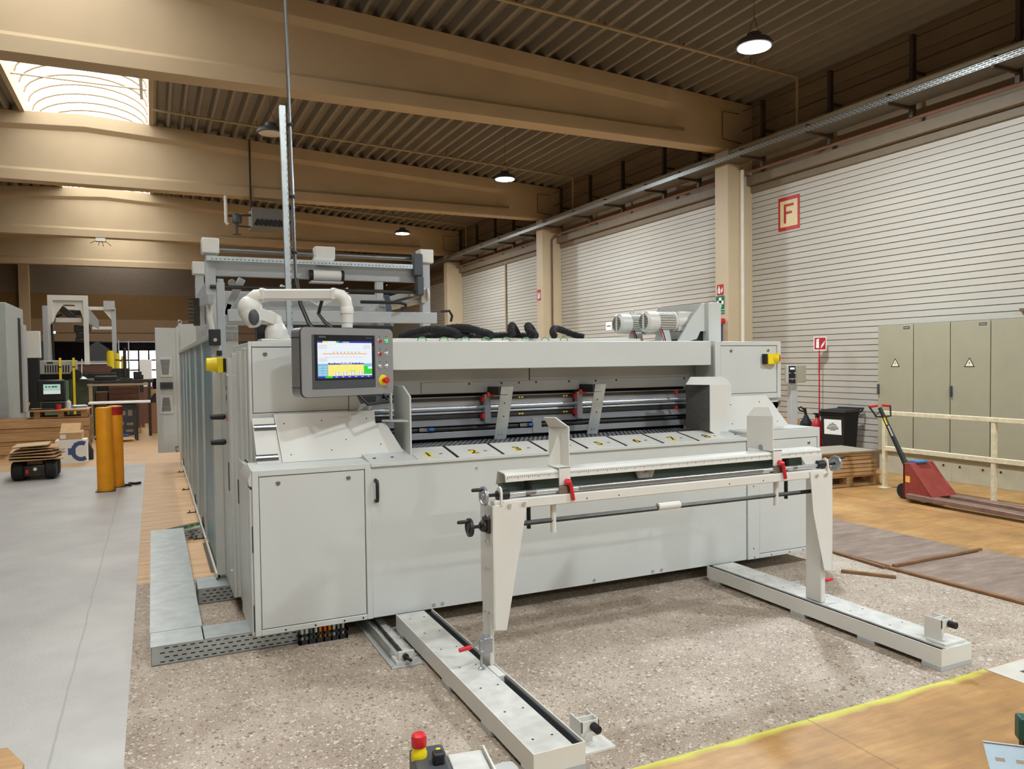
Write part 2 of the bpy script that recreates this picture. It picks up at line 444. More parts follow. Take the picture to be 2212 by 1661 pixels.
# the hall behind the opening, lit by its glazed gate
b = MB(); b.box(-5.7, 4.6, 36.75, 56, 3.3, 3.4); b.box(-5.7, -5.6, 36.75, 56, 0, 3.3); b.box(4.5, 4.6, 36.75, 56, 0, 3.3)
b.box(-5.6, -2.0, 55.9, 56, 0, 3.3); b.box(2.2, 4.5, 55.9, 56, 0, 3.3); b.box(-2, 2.2, 55.9, 56, 2.85, 3.3); b.box(-2, 2.2, 55.9, 56, 0, .9)
struct(b.build('wall_rear_hall', paint('rear_hall_grey', (92, 92, 98), .7), loc=(0, 46, 0), smooth=False))
w = MB()
for k in range(8): w.box(-2 + k * .6 - .05, -2 + k * .6 + .05, 55.86, 55.92, .9, 2.85)
for z in (.9, 1.5, 2.15, 2.82): w.box(-2, 2.2, 55.86, 55.92, z - .05, z + .05)
wf = struct(w.build('window_1', DGREY, loc=(0, 55.9, .9)))
gl = bpy.data.materials.new('window_glass'); gl.use_nodes = True
N, L = nodes(gl); N.remove(N['Principled BSDF'])
tr = N.new('ShaderNodeBsdfTransparent'); gs = N.new('ShaderNodeBsdfGlossy'); gs.inputs['Roughness'].default_value = .05
mx = N.new('ShaderNodeMixShader'); mx.inputs[0].default_value = .08; L.new(tr.outputs[0], mx.inputs[1]); L.new(gs.outputs[0], mx.inputs[2]); L.new(mx.outputs[0], N['Material Output'].inputs[0])
MB().box(-2, 2.2, 55.93, 55.94, .9, 2.85).build('window_pane', gl, wf, smooth=False)

# ------------------------------------------------------------------ roof
RX = -1.2
def roof_z(x): return 7.18 - .0535 * abs(x - RX)
def deck(x0, x1):
    top, pts = [], []
    x = x0
    while x < x1 - .27:
        for dx, dz in ((0, 0), (.055, 0), (.095, .135), (.235, .135)):
            pts.append((x + dx, roof_z(x + dx) + dz))
        x += .28
    pts.append((x, roof_z(x)))
    pts = [(px, YF, pz) for px, pz in pts]
    return pts + [(p[0], p[1], p[2] + .02) for p in pts[::-1]]
b = MB()
for x0, x1 in ((.14, 10.7), (-2.36 - .28 * 38, -2.36)):
    p = deck(x0, x1); n = len(p) // 2
    A = [b.v(q) for q in p[:n]]; B = [b.v(Vector(q) + Vector((0, YB - YF, 0))) for q in p[:n]]
    for i in range(n - 1): b._f((A[i], A[i + 1], B[i + 1], B[i]))
    t0 = b.v((x0, YF, 7.6)); 
    C = [b.v((q[0], YF, roof_z(q[0]) + .2)) for q in (p[0], p[n - 1])]; D = [b.v((q[0], YB, roof_z(q[0]) + .2)) for q in (p[0], p[n - 1])]
    b._f((C[0], C[1], D[1], D[0]))
b.bm.verts.ensure_lookup_table()
for v in [v for v in b.bm.verts if not v.link_faces]: b.bm.verts.remove(v)
struct(b.build('ceiling', DECK, loc=(0, 0, 7), smooth=False, flip=False))
def beam(y):
    w = .36; S = []
    def sec(x, web):
        zt = roof_z(x); i = .10 if web else 0.0; e = .0
        half = [(0, 5.68), (0, 5.895), (i, 5.965), (i, zt - .36), (0, zt - .27), (0, zt - .004)]
        if not web: half = [(0, 5.68), (0, 5.895), (0, 5.965), (0, zt - .36), (0, zt - .27), (0, zt - .004)]
        return [(x, y + a, z) for a, z in half] + [(x, y + w - a, z) for a, z in half[::-1]]
    for x, web in ((-12.85, 0), (-11.3, 0), (-10.9, 1), (-6, 1), (RX, 1), (3, 1), (8.5, 1), (8.85, 0), (10.45, 0)): S.append(sec(x, web))
    return MB().loft(S).build('roof_beam', BEIGE, loc=(RX, y, 5.68), bevel=.006)
for y in BEAM_Y: struct(beam(y))
for y in BEAM_Y[2:6]:                      # columns under the beams along the right wall
    struct(MB().box(9.85, 10.45, y, y + .37, 0, 5.68).build('wall_column', COLB, bevel=.012))
    struct(MB().box(XL, XL + .6, y, y + .37, 0, 5.68).build('wall_column', COLB, bevel=.012))
# skylight: curbs, glazing and ribs
SX0, SX1 = -2.29, .06
for x0, x1 in ((SX0 - .09, SX0), (SX1, SX1 + .09)):
    struct(MB().box(x0, x1, YF, YB, 7.1, 7.42).build('trim_2', BEIGE, loc=(x0, 0, 7.1)))
vg = bpy.data.materials.new('skylight_polycarbonate'); vg.use_nodes = True
N, L = nodes(vg); N.remove(N['Principled BSDF'])
tr = N.new('ShaderNodeBsdfTransparent'); tr.inputs[0].default_value = (.93, .92, .9, 1)
tl = N.new('ShaderNodeBsdfTranslucent'); tl.inputs[0].default_value = (.9, .88, .84, 1)
mx = N.new('ShaderNodeMixShader'); mx.inputs[0].default_value = .3; L.new(tr.outputs[0], mx.inputs[1]); L.new(tl.outputs[0], mx.inputs[2]); L.new(mx.outputs[0], N['Material Output'].inputs[0])
def arc(y, r0=0.0, n=18):
    c = (SX0 + SX1) / 2; h = (SX1 - SX0) / 2
    return [(c + (h - r0) * math.cos(PI - PI * i / n), y, 7.42 + (.52 - r0) * math.sin(PI * i / n)) for i in range(n + 1)]
b = MB(); A, B = [b.v(p) for p in arc(YF)], [b.v(p) for p in arc(YB)]
for i in range(len(A) - 1): b._f((A[i], A[i + 1], B[i + 1], B[i]))
sk = struct(b.build('window_2', vg, loc=(-1.115, 0, 7.42)))
RIB = paint('skylight_rib', (132, 118, 92), .5)
b = MB(); y = YF + .3
while y < YB:
    b.tube(arc(y, .03, 14), .024, 6); y += .62
b.build('glazing_bars', RIB, sk)['kind'] = 'stuff'
for i, y in enumerate((17.2,)):
    t = MB().cyl((SX0, y, 7.30), (SX1 - .02, y, 7.30), .018, seg=8)
    tag(t.build('tie_rod', PIPEB), 'thin beige tie rod spanning the skylight opening', 'tie rod')
t = thing('vent_opener', 'pale actuator of the roof vent at the right side of the skylight', 'vent opener', (-.1, 16.9, 7.2))
MB().box(-.10, -.04, 16.1, 17.6, 7.22, 7.28).build('actuator_rail', CREAM, t)
MB().cyl((-.07, 16.6, 7.28), (-.25, 16.6, 7.55), .02, seg=8).cyl((-.07, 16.8, 7.3), (-.22, 16.8, 7.5), .015, seg=8).build('push_rod', GALV, t)

# ------------------------------------------------------------------ high-bay lamps
def lamp(x, y, z, on, label, k=1.0):
    t = thing('high_bay_lamp', label, 'lamp', (x, y, z), 'round high-bay lamps under the roof')
    MB().lathe([(.05, .17), (.09, .16), (.10, .10), (.20, .07), (.235, .02), (.235, -.01), (.215, -.015), (.05, -.012)], (x, y, z), seg=32).build('housing', DGREY, t)
    e = MB().lathe([(.205, -.016), (.205, -.022), (.10, -.03), (0, -.032)], (x, y, z), seg=32)
    e.build('lens', glow('lamp_lens_lit', (255, 255, 255), 40) if on else paint('lamp_lens_off', (206, 202, 190), .3), t)
    h = MB()
    for dx in (-.1, .1): h.tube([(x + dx, y, z + .12), (x, y, z + .38)], .004, 5)
    h.tube([(x, y, z + .38), (x, y, roof_z(x) + .14)], .004, 5).build('hanger_wire', DKBR, t)
    if on:
        ld = bpy.data.lights.new('high_bay_light', 'AREA'); ld.shape = 'DISK'; ld.size = .4
        ld.energy = LAMP_W * k; ld.color = LAMP_COL
        lo = bpy.data.objects.new('high_bay_light', ld); COL.objects.link(lo)
        lo.location = (0, 0, -.045); lo.parent = t
lamp(7.13, 7.72, 5.78, True, 'lit high-bay lamp nearest the right picture edge, below the front roof bay')
lamp(7.13, 15.45, 5.78, True, 'lit high-bay lamp between the second and third roof beams')
lamp(7.13, 23.1, 5.78, True, 'lit high-bay lamp farthest away, above the gantry right post')
lamp(7.13, .2, 5.78, True, 'added lit high-bay lamp, unseen behind the viewpoint on the right lamp row')  # out of view, added to brighten the machine front
lamp(7.13, -7.3, 5.78, True, 'added lit high-bay lamp, unseen at the front wall end of the right lamp row')  # also added out of view, more light for the machine front
lamp(1.97, .2, 5.78, True, 'added lit high-bay lamp, unseen behind the viewpoint on the middle lamp row', .38)  # added fill for the machine front, dimmer, never in view
lamp(1.97, -7.3, 5.78, True, 'added lit high-bay lamp, unseen at the front wall end of the middle lamp row', .38)  # second dim fill lamp, added behind the camera
lamp(1.97, 14.0, 5.80, False, 'unlit dark high-bay lamp hanging beside the tall galvanised strut')

# ------------------------------------------------------------------ installations under the roof and along the right wall
for y, x0, lb in ((9.83, 2.6, 'beige sprinkler pipe with end drop under the front roof bay'), (17.5, .12, 'beige sprinkler pipe with end drop under the second roof bay'), (25.0, 1.0, 'beige sprinkler pipe with end drop under the third roof bay')):
    t = MB(); pts = [(x0, y, roof_z(x0) - .10), (10.0, y, roof_z(10) - .06), (10.02, y, 6.45), (10.02, y, 5.66)]
    t.tube(pts, .024, 8); x = x0 + .6
    o = thing('sprinkler_pipe', lb, 'pipe', (x0, y, 6.5)); t.build('pipe', PIPEB, o)
    h = MB()
    while x < 10:
        h.cyl((x, y, roof_z(x) - .09), (x, y, roof_z(x) + .12), .005, seg=6); h.cyl((x + .1, y, roof_z(x) - .09), (x + .1, y, roof_z(x) - .02), .012, seg=6); x += 1.45
    h.build('hangers', DKBR, o)
for y in [4.7, 6.25, 7.78, 9.29, 10.83, 12.63, 13.8, 15.43, 16.92, 18.46, 20.0, 21.5, 22.9, 24.45, 26.0]:
    z1 = 6.46 if not any(abs(y - k - .18) < .25 for k in BEAM_Y) else 5.66
    t = MB().box(10.16, 10.24, y - .03, y + .03, 5.25, z1).box(10.24, 10.45, y - .02, y + .02, 5.9, 5.94)
    t.box(9.66, 10.24, y - .02, y + .02, 5.37, 5.41).box(9.66, 10.18, y - .02, y + .02, 5.50, 5.53)
    t.tube([(10.2, y + .05, 5.85), (9.95, y + .05, 5.52)], .008, 5)
    tag(t.build('hanger_post', DKBR), 'dark steel hanger post in the row carrying the cable tray along the right wall', 'hanger post', 'hanger posts of the cable tray')
for z, r, lb in ((6.42, .008, 'upper dark cable strung along the hanger posts of the right wall'), (6.06, .012, 'lower dark cable strung along the hanger posts of the right wall')):
    tag(MB().tube([(10.22, 3.9, z), (10.22, 30, z)], r, 6).build('wall_cable', DKBR), lb, 'cable')
tag(MB().cyl((9.93, 3.9, 5.62), (9.93, 33, 5.62), .055, seg=12).build('wall_pipe', PIPEB), 'thick beige pipe lying above the cable tray along the right wall', 'pipe')
t = thing('cable_tray', 'long perforated galvanised cable tray hung along the right wall', 'cable tray', (9.8, 3.9, 5.41))
MB().box(9.68, 10.12, 3.9, 33, 5.412, 5.416).box(10.117, 10.12, 3.9, 33, 5.416, 5.475).build('tray_base', paint('dull_tray_steel', (104, 98, 86), .5, .4), t, smooth=False)
PERF = bpy.data.materials.new('perforated_galvanised_edge'); PERF.use_nodes = True
N, L = nodes(PERF); pb = N['Principled BSDF']; pb.inputs['Metallic'].default_value = .7; pb.inputs['Roughness'].default_value = .35
g = N.new('ShaderNodeTexCoord'); br = N.new('ShaderNodeTexBrick'); br.inputs['Scale'].default_value = 1
br.inputs['Color1'].default_value = br.inputs['Color2'].default_value = lin((40, 38, 34)); br.inputs['Mortar'].default_value = lin((190, 192, 188))
br.inputs['Brick Width'].default_value = .09; br.inputs['Row Height'].default_value = .028; br.inputs['Mortar Size'].default_value = .009
sp = N.new('ShaderNodeSeparateXYZ'); cb = N.new('ShaderNodeCombineXYZ'); L.new(g.outputs['Object'], sp.inputs[0]); L.new(sp.outputs[1], cb.inputs[0]); L.new(sp.outputs[2], cb.inputs[1])
L.new(cb.outputs[0], br.inputs['Vector']); L.new(br.outputs['Color'], pb.inputs['Base Color'])
MB().box(9.677, 9.68, 3.9, 33, 5.412, 5.495).build('tray_side', PERF, t, smooth=False)
t = MB().tube([(10.2, 3.9, 5.24), (10.2, 18.8, 5.24), (10.2, 18.86, 5.22), (10.12, 18.9, 5.12), (10.12, 18.9, .3)], .026, 8)
tag(t.build('wall_pipe', PIPER), 'thin brown pipe along the right wall bending down the second column', 'pipe')
tag(MB().tube([(10.2, 19.4, 5.24), (10.2, 33, 5.24)], .026, 8).build('wall_pipe', PIPER), 'thin brown pipe high on the right wall beyond the second column', 'pipe')
tag(MB().cyl((10.15, 11.32, 0), (10.15, 11.32, 5.3), .04, seg=12).build('down_pipe', paint('white_pipe', (226, 220, 204), .4)), 'white vertical pipe on the nearest column', 'pipe')
tag(MB().tube([(10.41, 22.6, 4.95), (10.41, 22.6, .3)], .03, 6).build('down_pipe', PIPEB), 'thin vertical pipe on the white wall between the second and third columns', 'pipe')
for y0, lb in ((3.85, 'front'), ):
    pass
for k, y in enumerate(BEAM_Y[3:6]):
    lbl = ('nearest', 'second', 'third')[k]
    t = MB().tube([(10.1, y - .03, 6.35), (9.7, y - .03, 6.35), (9.7, y - .03, 5.85), (10.15, y - .03, 5.8)], .008, 6)
    tag(t.build('cable_loop', DKBR), f'thin dark cable loop on the wall end of the {lbl} roof beam', 'cable')
# hanging rails, heater and its pipework under the second beam
for k, (x, lb) in enumerate(((2.17, 'left perforated hanger rail in front of the second roof beam'), (3.0, 'right perforated hanger rail in front of the second roof beam'))):
    b = MB().box(x - .02, x + .02, 18.86, 18.9, 5.35, roof_z(x))
    b.mi = 1
    z = 5.5
    while z < 6.8: b.box(x - .008, x + .008, 18.855, 18.86, z, z + .05); z += .1
    tag(b.build('hanger_rail', [DKBR, BLACK], smooth=False), lb, 'hanger rail', 'hanger rails of the heater')
h = thing('unit_heater', 'grey louvred unit heater hanging below the second roof beam', 'heater', (2.55, 19.0, 4.95))
MB().box(2.17, 3.1, 18.7, 19.4, 4.95, 5.4).build('casing', paint('heater_grey', (104, 106, 102), .5), h, bevel=.01)
b = MB()
for i in range(8): b.obox((2.28 + i * .1, 18.69, 5.06), (.075, .02, .16), Matrix.Rotation(math.radians(25), 3, 'Y'))
b.build('louvres', BLACK, h)
h = thing('gas_valve_unit', 'grey pipework with valve and drain tap beside the unit heater', 'valve unit', (1.8, 18.9, 4.8))
MB().tube([(1.62, 19.0, 5.72), (1.62, 18.9, 5.42), (1.62, 18.9, 5.05), (1.66, 18.9, 5.0)], .04, 8).build('white_pipe', CREAM, h)
MB().lathe([(.05, -.12), (.11, -.1), (.12, .0), (.09, .08), (.04, .12)], (1.85, 18.9, 5.15)).build('regulator', DGREY, h)
MB().tube([(1.66, 18.9, 5.2), (2.17, 18.9, 5.25)], .03, 8).tube([(1.85, 18.9, 5.1), (1.85, 18.9, 4.78)], .035, 8).tube([(1.85, 18.9, 4.98), (2.16, 18.9, 4.97)], .022, 8).cyl((1.76, 18.9, 4.78), (1.94, 18.9, 4.78), .015).build('pipe', DKBR, h)
h = thing('sensor_box', 'small white box with dangling wires under the third roof beam', 'sensor box', (-1.33, 26.6, 5.6))
MB().box(-1.47, -1.2, 26.5, 26.7, 5.56, 5.68).build('box', CREAM, h, bevel=.01)
b = MB()
for dx, dz in ((-.2, -.06), (-.05, -.12), (.05, -.14), (.2, -.12)): b.tube([(-1.33 + dx * .6, 26.5, 5.57), (-1.33 + dx, 26.5, 5.57 + dz * .5), (-1.33 + dx * 1.4, 26.5, 5.55 + dz)], .01, 5)
b.build('wires', DKBR, h)
# ------------------------------------------------------------------ the machine: left cabinet, body, right cabinet
FY = 4.797          # front plane of the lower cabinets
UY = 5.15           # front plane of the upper boxes
def bolt(b, c, n, r=.008, l=.006): b.cyl(c, Vector(c) + Vector(n) * l, r, seg=8)
def lock(parent, c):
    b = MB().lathe([(.014, 0), (.014, .003), (.011, .005), (.011, .008), (.004, .008)], c, (0, -1, 0), 14)
    return b.build('door_lock', STEEL, parent)
def hole(b, c, r=.005): b.cyl(c, (c[0], c[1] - .0015, c[2]), r, seg=8)
def framed_front(b, x0, x1, z0, z1, y, d, dx0, dx1, dz0, dz1):
    """a front of thickness d with an opening for a door"""
    b.box(x0, dx0, y, y + d, z0, z1).box(dx1, x1, y, y + d, z0, z1).box(dx0, dx1, y, y + d, z0, dz0).box(dx0, dx1, y, y + d, dz1, z1)

# left control cabinet
lc = thing('control_cabinet', 'light grey control cabinet at the left end of the machine, below the control screen', 'cabinet', (.885, 5.5, .11))
b = MB().box(.525, 1.245, FY + .03, 6.05, .112, 1.10)
framed_front(b, .523, 1.246, .112, 1.115, FY, .03, .56, 1.208, .146, 1.077)
b.prism([(.523, FY + .005, 1.112), (1.246, FY + .005, 1.112), (1.246, 5.1, 1.13), (.523, 5.1, 1.13)], (0, 0, -.02))
b.build('lower_case', GREY, lc, bevel=.004)
d = MB().box(.564, 1.204, FY + .006, FY + .028, .150, 1.073).build('door', GREY, lc, bevel=.003)
lock(d, (.674, FY + .006, 1.03)); lock(d, (1.103, FY + .006, 1.031))
b = MB()
for x in (.70, .88, 1.06, 1.18): hole(b, (x, FY, .128), .006)
b.build('fixing_holes', BLACK, lc)['kind'] = 'stuff'
b = MB().box(.505, .523, 4.93, 5.35, .112, 1.05).box(.509, .523, FY + .02, 4.91, .114, 1.0)
b.prism([(.523, FY + .01, 1.02), (.507, FY + .01, 1.02), (.499, FY + .01, 1.06), (.523, FY + .01, 1.115)], (0, .42, 0))
b.build('side_panel', GREY, lc, bevel=.003)
b = MB().box(.518, .5235, FY + .012, FY + .018, .62, .78).box(.518, .5235, FY + .012, FY + .018, .14, .3)
b.build('hinge', BLACK, lc)
b = MB().box(.56, 1.24, UY + .03, 6.3, 1.10, 1.895).box(.545, .56, UY + .12, UY + .3, 1.12, 1.86)
framed_front(b, .556, 1.26, 1.10, 1.90, UY, .03, .575, 1.198, 1.436, 1.865)
b.box(1.26, 1.37, UY + .06, 5.4, 1.42, 1.90)
b.build('upper_case', GREY, lc, bevel=.004)
d = MB().box(.579, 1.194, UY + .006, UY + .028, 1.44, 1.861).build('door', GREY, lc, bevel=.003)
lock(d, (.66, UY + .006, 1.818))
# sloped cover plate in front of the upper case
def sl(x, t, off=0.0): return (x, UY - .03 - .10 * t - off, 1.43 - .303 * t)
b = MB().prism([sl(.70, 0), sl(1.36, 0), sl(1.36, .28), sl(1.43, .28), sl(1.545, 1), sl(.735, 1)], (0, -.004, -.001))
b.build('sloped_cover', CREAM, lc, bevel=.001)
b = MB().prism([sl(.566, .07, -.012), sl(.70, .07, -.012), sl(.735, 1, -.012), sl(.583, 1, -.012)], (0, -.004, -.001))
b.build('sloped_strip', CREAM, lc)
for t0 in (.2, .82):
    g = MB().prism([sl(.575, t0, -.006), sl(.71, t0, -.006), sl(.715, t0 + .12, -.006), sl(.578, t0 + .12, -.006)], (0, -.004, -.001))
    s = g.build('slide_rail', DARKST, lc)
    MB().cyl(sl(.572, t0 + .05, .002), sl(.71, t0 + .05, .002), .008, seg=8).build('guide_rod', CHROME, s)
b = MB()
for x, t in ((.76, .2), (1.0, .17), (1.30, .17), (1.15, .6), (.79, .85), (1.05, .8), (1.38, .74)): bolt(b, sl(x, t, .003), (0, -1, -.3), .004, .003)
b.build('cover_screws', DARKST, lc)['kind'] = 'stuff'
# rear part of the left side: stepped panels towards the guard fence
b = MB().box(.53, .56, 5.45, 6.1, 1.1, 1.84).box(.50, .56, 5.62, 5.66, .13, 1.83).box(.478, .50, 5.62, 5.65, .13, 1.80)
b.box(.475, .50, 5.66, 6.72, .14, 1.80)
sp = b.build('stepped_side_panel', GREY, lc, bevel=.003)
b = MB().box(.472, .475, 5.74, 5.80, .86, 1.06).box(.502, .5045, 5.4, 5.46, .82, .98)
b.build('slot', BLACK, lc, smooth=False)
b = MB()
for z in (1.66, 1.64): pass
for y, z in ((5.7, 1.68), (5.7, .3), (5.55, 1.68), (5.55, .22)): bolt(b, (.475 if y > 5.6 else .505, y, z), (-1, 0, 0), .01)
b.build('side_bolts', CHROME, lc)['kind'] = 'stuff'
for k, z in enumerate((1.375, 1.19)):
    b = MB().lathe([(.012, 0), (.022, .01), (.022, .035), (.019, .10), (.012, .105)], (.475, 5.95, z), (-1, 0, 0), 14)
    b.build('locking_knob', BLACK, lc)
b = MB().box(.455, .475, 5.80, 5.90, 1.70, 1.80); y0 = b.build('stop_switch_base', BLACK, lc, bevel=.004)
b = MB().box(.415, .455, 5.79, 5.91, 1.695, 1.805); b.lathe([(.052, 0), (.05, .03), (.046, .075), (.035, .075)], (.42, 5.85, 1.755), (-1, 0, 0), 18)
b.build('stop_switch_shroud', YEL, lc, bevel=.005)
b = MB(); b.box(.4735, .475, 5.78, 5.86, 1.46, 1.64); b.mi = 1; b.box(.4725, .4735, 5.79, 5.85, 1.50, 1.54); b.box(.4725, .4735, 5.79, 5.85, 1.57, 1.60); b.mi = 2; b.prism([(.4725, 5.79, 1.35), (.4725, 5.87, 1.35), (.4725, 5.83, 1.42)], (.001, 0, 0))
b.build('warning_label', [paint('label_grey', (190, 186, 182), .5), DGREY, RED], lc, smooth=False)

# machine body between the cabinets
mb = thing('machine_body', 'long light grey body of the machine with numbered infeed plates and roller gap', 'machine', (2.8, 5.5, .11))
b = MB().box(1.246, 4.345, FY + .012, 6.6, .112, 1.084)
b.build('front_panel', GREY, mb, bevel=.003)
b = MB().box(1.262, 1.29, FY - .028, FY - .02, .885, .985)
b = MB().tube([(1.278, FY + .012, .868), (1.278, FY - .025, .872), (1.278, FY - .032, .89), (1.278, FY - .032, .98), (1.278, FY - .025, .998), (1.278, FY + .012, 1.002)], .011, 10)
b.build('pull_handle', BLACK, mb)
b = MB()
for x in (1.66, 1.72, 2.02, 2.9, 3.42, 3.5): bolt(b, (x, FY + .012, .14), (0, -1, 0), .011, .008)
bolt(b, (1.98, FY + .012, 1.03), (0, -1, 0), .009)
b.build('panel_bolts', CHROME, mb)['kind'] = 'stuff'
# table lip with sloped, numbered plates
b = MB().prism([(1.246, FY - .004, 1.086), (1.246, FY - .004, 1.11), (1.246, 5.085, 1.158), (1.246, 5.085, 1.086)], (3.1, 0, 0))
b.build('table_lip', GREY, mb, bevel=.003)
slots = [1.847 + .336 * k - .005 for k in range(7)]
def tp(x, t, h=0): return (x, FY - .002 + .285 * t, 1.111 + .048 * t + h)
edges = [1.565] + slots + [4.15]
for i in range(8):
    x0, x1 = edges[i] + (.012 if i else 0), edges[i + 1] - .012 * (i < 7)
    sh = .05
    b = MB().prism([tp(x0 + .0, .04), tp(x1, .04), tp(x1, .99), tp(x0, .99)], (0, 0, .003))
    pl = b.build('number_plate', CREAM, mb, smooth=False)
    cx = x0 + .11 if i == 0 else (x0 + x1) / 2 - .03
    cx = 1.665 if i == 0 else (slots[i - 1] + .152)
    Mx = Matrix.Translation(Vector(tp(cx, .35, .0038))) @ Matrix.Rotation(math.atan2(.048, .285), 4, 'X')
    b = MB().box(-.021, .023, -.046, .046, -.0004, .0004); b.M = Mx
    lb = b.build('number_label', YEL, pl, smooth=False)
    b = MB(); b.text(str(i + 1), .13, Mx @ Matrix.Translation((0, 0, .0008)), .0006); b.build('numeral', BLACK, pl, smooth=False)
    b = MB().cyl(tp(cx + .09, .38, .0032), tp(cx + .09, .38, .0042), .013, seg=12); b.build('fixing_hole', BLACK, pl)
b = MB()
for x in slots: b.prism([tp(x - .012, .02, .001), tp(x + .012, .02, .001), tp(x + .012, .99, .001), tp(x - .012, .99, .001)], (0, 0, .0008))
for x in (1.30, 1.42): b.cyl(tp(x, .4, .0012), tp(x, .4, .0022), .012, seg=12)
b.cyl(tp(4.32, .4, .0012), tp(4.32, .4, .0022), .012, seg=12)
b.build('plate_gaps', BLACK, mb, smooth=False)['kind'] = 'stuff'
# conveyor chain belt behind the plates
BELT = bpy.data.materials.new('slotted_dark_belt'); BELT.use_nodes = True
N, L = nodes(BELT); pb = N['Principled BSDF']; pb.inputs['Roughness'].default_value = .4; pb.inputs['Metallic'].default_value = .3
tc = N.new('ShaderNodeTexCoord'); wv = N.new('ShaderNodeTexWave'); wv.inputs['Scale'].default_value = 9; wv.wave_profile = 'SAW'
mp = N.new('ShaderNodeMapping'); mp.inputs['Rotation'].default_value = (0, 0, .5); L.new(tc.outputs['Object'], mp.inputs[0]); L.new(mp.outputs[0], wv.inputs['Vector'])
r = ramp(N, [(.0, (14, 14, 15)), (.45, (30, 30, 32)), (.5, (150, 152, 154)), (1, (112, 114, 116))]); L.new(wv.outputs['Color'], r.inputs[0]); L.new(r.outputs[0], pb.inputs['Base Color'])
MB().box(1.57, 4.15, 5.086, 5.45, 1.09, 1.153).build('conveyor_belt', BELT, mb, smooth=False)
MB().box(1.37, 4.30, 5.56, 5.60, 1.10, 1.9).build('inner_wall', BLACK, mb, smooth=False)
# beam and rear panel
b = MB().prism([(1.26, UY + .02, 1.70), (1.26, UY + .02, 1.90), (1.26, UY + .06, 1.905), (1.26, 6.1, 1.905), (1.26, 6.1, 1.88), (1.26, 5.42, 1.88), (1.26, 5.42, 1.715), (1.26, UY + .05, 1.70)], (3.03, 0, 0))
b.build('top_beam', GREY, mb, bevel=.004)
b = MB().box(1.30, 4.32, 5.43, 5.46, 1.515, 1.88); b.box(1.8, 4.28, 5.42, 5.43, 1.52, 1.60)
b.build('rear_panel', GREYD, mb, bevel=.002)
b = MB()
for x in (2.18, 2.45, 2.6, 2.75, 3.05, 3.3, 3.5, 4.2): bolt(b, (x, 5.42, 1.585), (0, -1, 0), .008)
b.build('panel_bolts', DARKST, mb)['kind'] = 'stuff'
MB().box(2.695, 2.70, 5.425, 5.431, 1.60, 1.70).build('panel_joint', DARKST, mb, smooth=False)
# rollers, rails and light bars of the infeed gap
b = MB().box(1.4, 4.30, 5.47, 5.50, 1.40, 1.49).build('upper_guide_plate', SILV, mb, bevel=.002)
b = MB().box(1.4, 4.30, 5.455, 5.47, 1.457, 1.48); r1 = b.build('upper_label_rail', DARKST, mb, bevel=.002)
b = MB().box(1.4, 4.30, 5.455, 5.47, 1.325, 1.352); r2 = b.build('lower_label_rail', DARKST, mb, bevel=.002)
for rr, z in ((r1, 1.4685), (r2, 1.3385)):
    b = MB()
    for x in (2.62, 2.645, 3.02, 3.045): b.box(x - .008, x + .008, 5.453, 5.455, z - .005, z + .005)
    b.build('yellow_mark', YEL, rr, smooth=False)
MB().cyl((1.4, 5.47, 1.402), (4.30, 5.47, 1.402), .021, seg=16).build('upper_roller', CHROME, mb)
MB().cyl((1.4, 5.475, 1.366), (4.30, 5.475, 1.366), .012, seg=12).build('guide_bar', SILV, mb)
b = MB().prism([(1.4, 5.47, 1.322), (1.4, 5.43, 1.275), (1.4, 5.435, 1.27), (1.4, 5.48, 1.315)], (2.9, 0, 0)); b.build('deflector_plate', SILV, mb)
MB().cyl((1.4, 5.475, 1.247), (4.30, 5.475, 1.247), .024, seg=16).build('lower_roller', DARKST, mb)
MB().box(1.4, 4.30, 5.435, 5.455, 1.178, 1.225).build('lower_bar', SILV, mb, bevel=.002)
b = MB().box(2.72, 2.80, 5.428, 5.44, 1.18, 1.30); b.build('centre_plate', SILV, mb, bevel=.002)
for x in (1.83, 2.66):
    b = MB().box(x - .05, x + .03, 5.43, 5.45, 1.235, 1.262); s = b.build('sensor_bracket', STEEL, mb, bevel=.003)
    MB().cyl((x + .02, 5.42, 1.25), (x + .06, 5.42, 1.25), .014, seg=10).build('sensor', BLUE, s)
# two hanging steel flippers with their carriages
for xt, xb in ((2.40, 2.365), (3.215, 3.175)):
    b = MB().prism([(xt - .05, 5.20, 1.562), (xt + .05, 5.20, 1.562), (xb + .05, 5.27, 1.165), (xb - .05, 5.27, 1.165)], (0, .006, 0))
    fl = b.build('flipper', GALV, mb, bevel=.001)
    b = MB()
    for z in (1.44, 1.34): bolt(b, ((xt + xb) / 2, 5.20 + (1.562 - z) * .176, z), (0, -1, 0), .006, .003)
    for dx in (-.015, .01):
        for z in (1.2, 1.215): bolt(b, (xb + dx, 5.2655, z), (0, -1, 0), .004, .004)
    b.build('flipper_screws', DARKST, fl)['kind'] = 'stuff'
    b = MB().box(xt - .07, xt + .01, 5.21, 5.44, 1.50, 1.56); c = b.build('carriage', BLACK, mb, bevel=.003)
    MB().box(xt - .10, xt - .05, 5.40, 5.45, 1.28, 1.50).build('carriage_plate', SILV, c, bevel=.003)
    b = MB().cyl((xt - .085, 5.39, 1.50), (xt - .03, 5.39, 1.50), .018, seg=10); b.build('orange_roller', paint('orange_cap', (220, 84, 40), .4), c)
    b = MB()
    for z in (1.465, 1.335): b.box(xt - .122, xt - .10, 5.40, 5.45, z - .017, z + .017)
    b.build('red_clamp', RED, c, bevel=.004)
b = MB()
for z in (1.465, 1.335): b.box(4.085, 4.10, 5.38, 5.42, z - .017, z + .017)
b.build('red_clamp', RED, mb, bevel=.004)
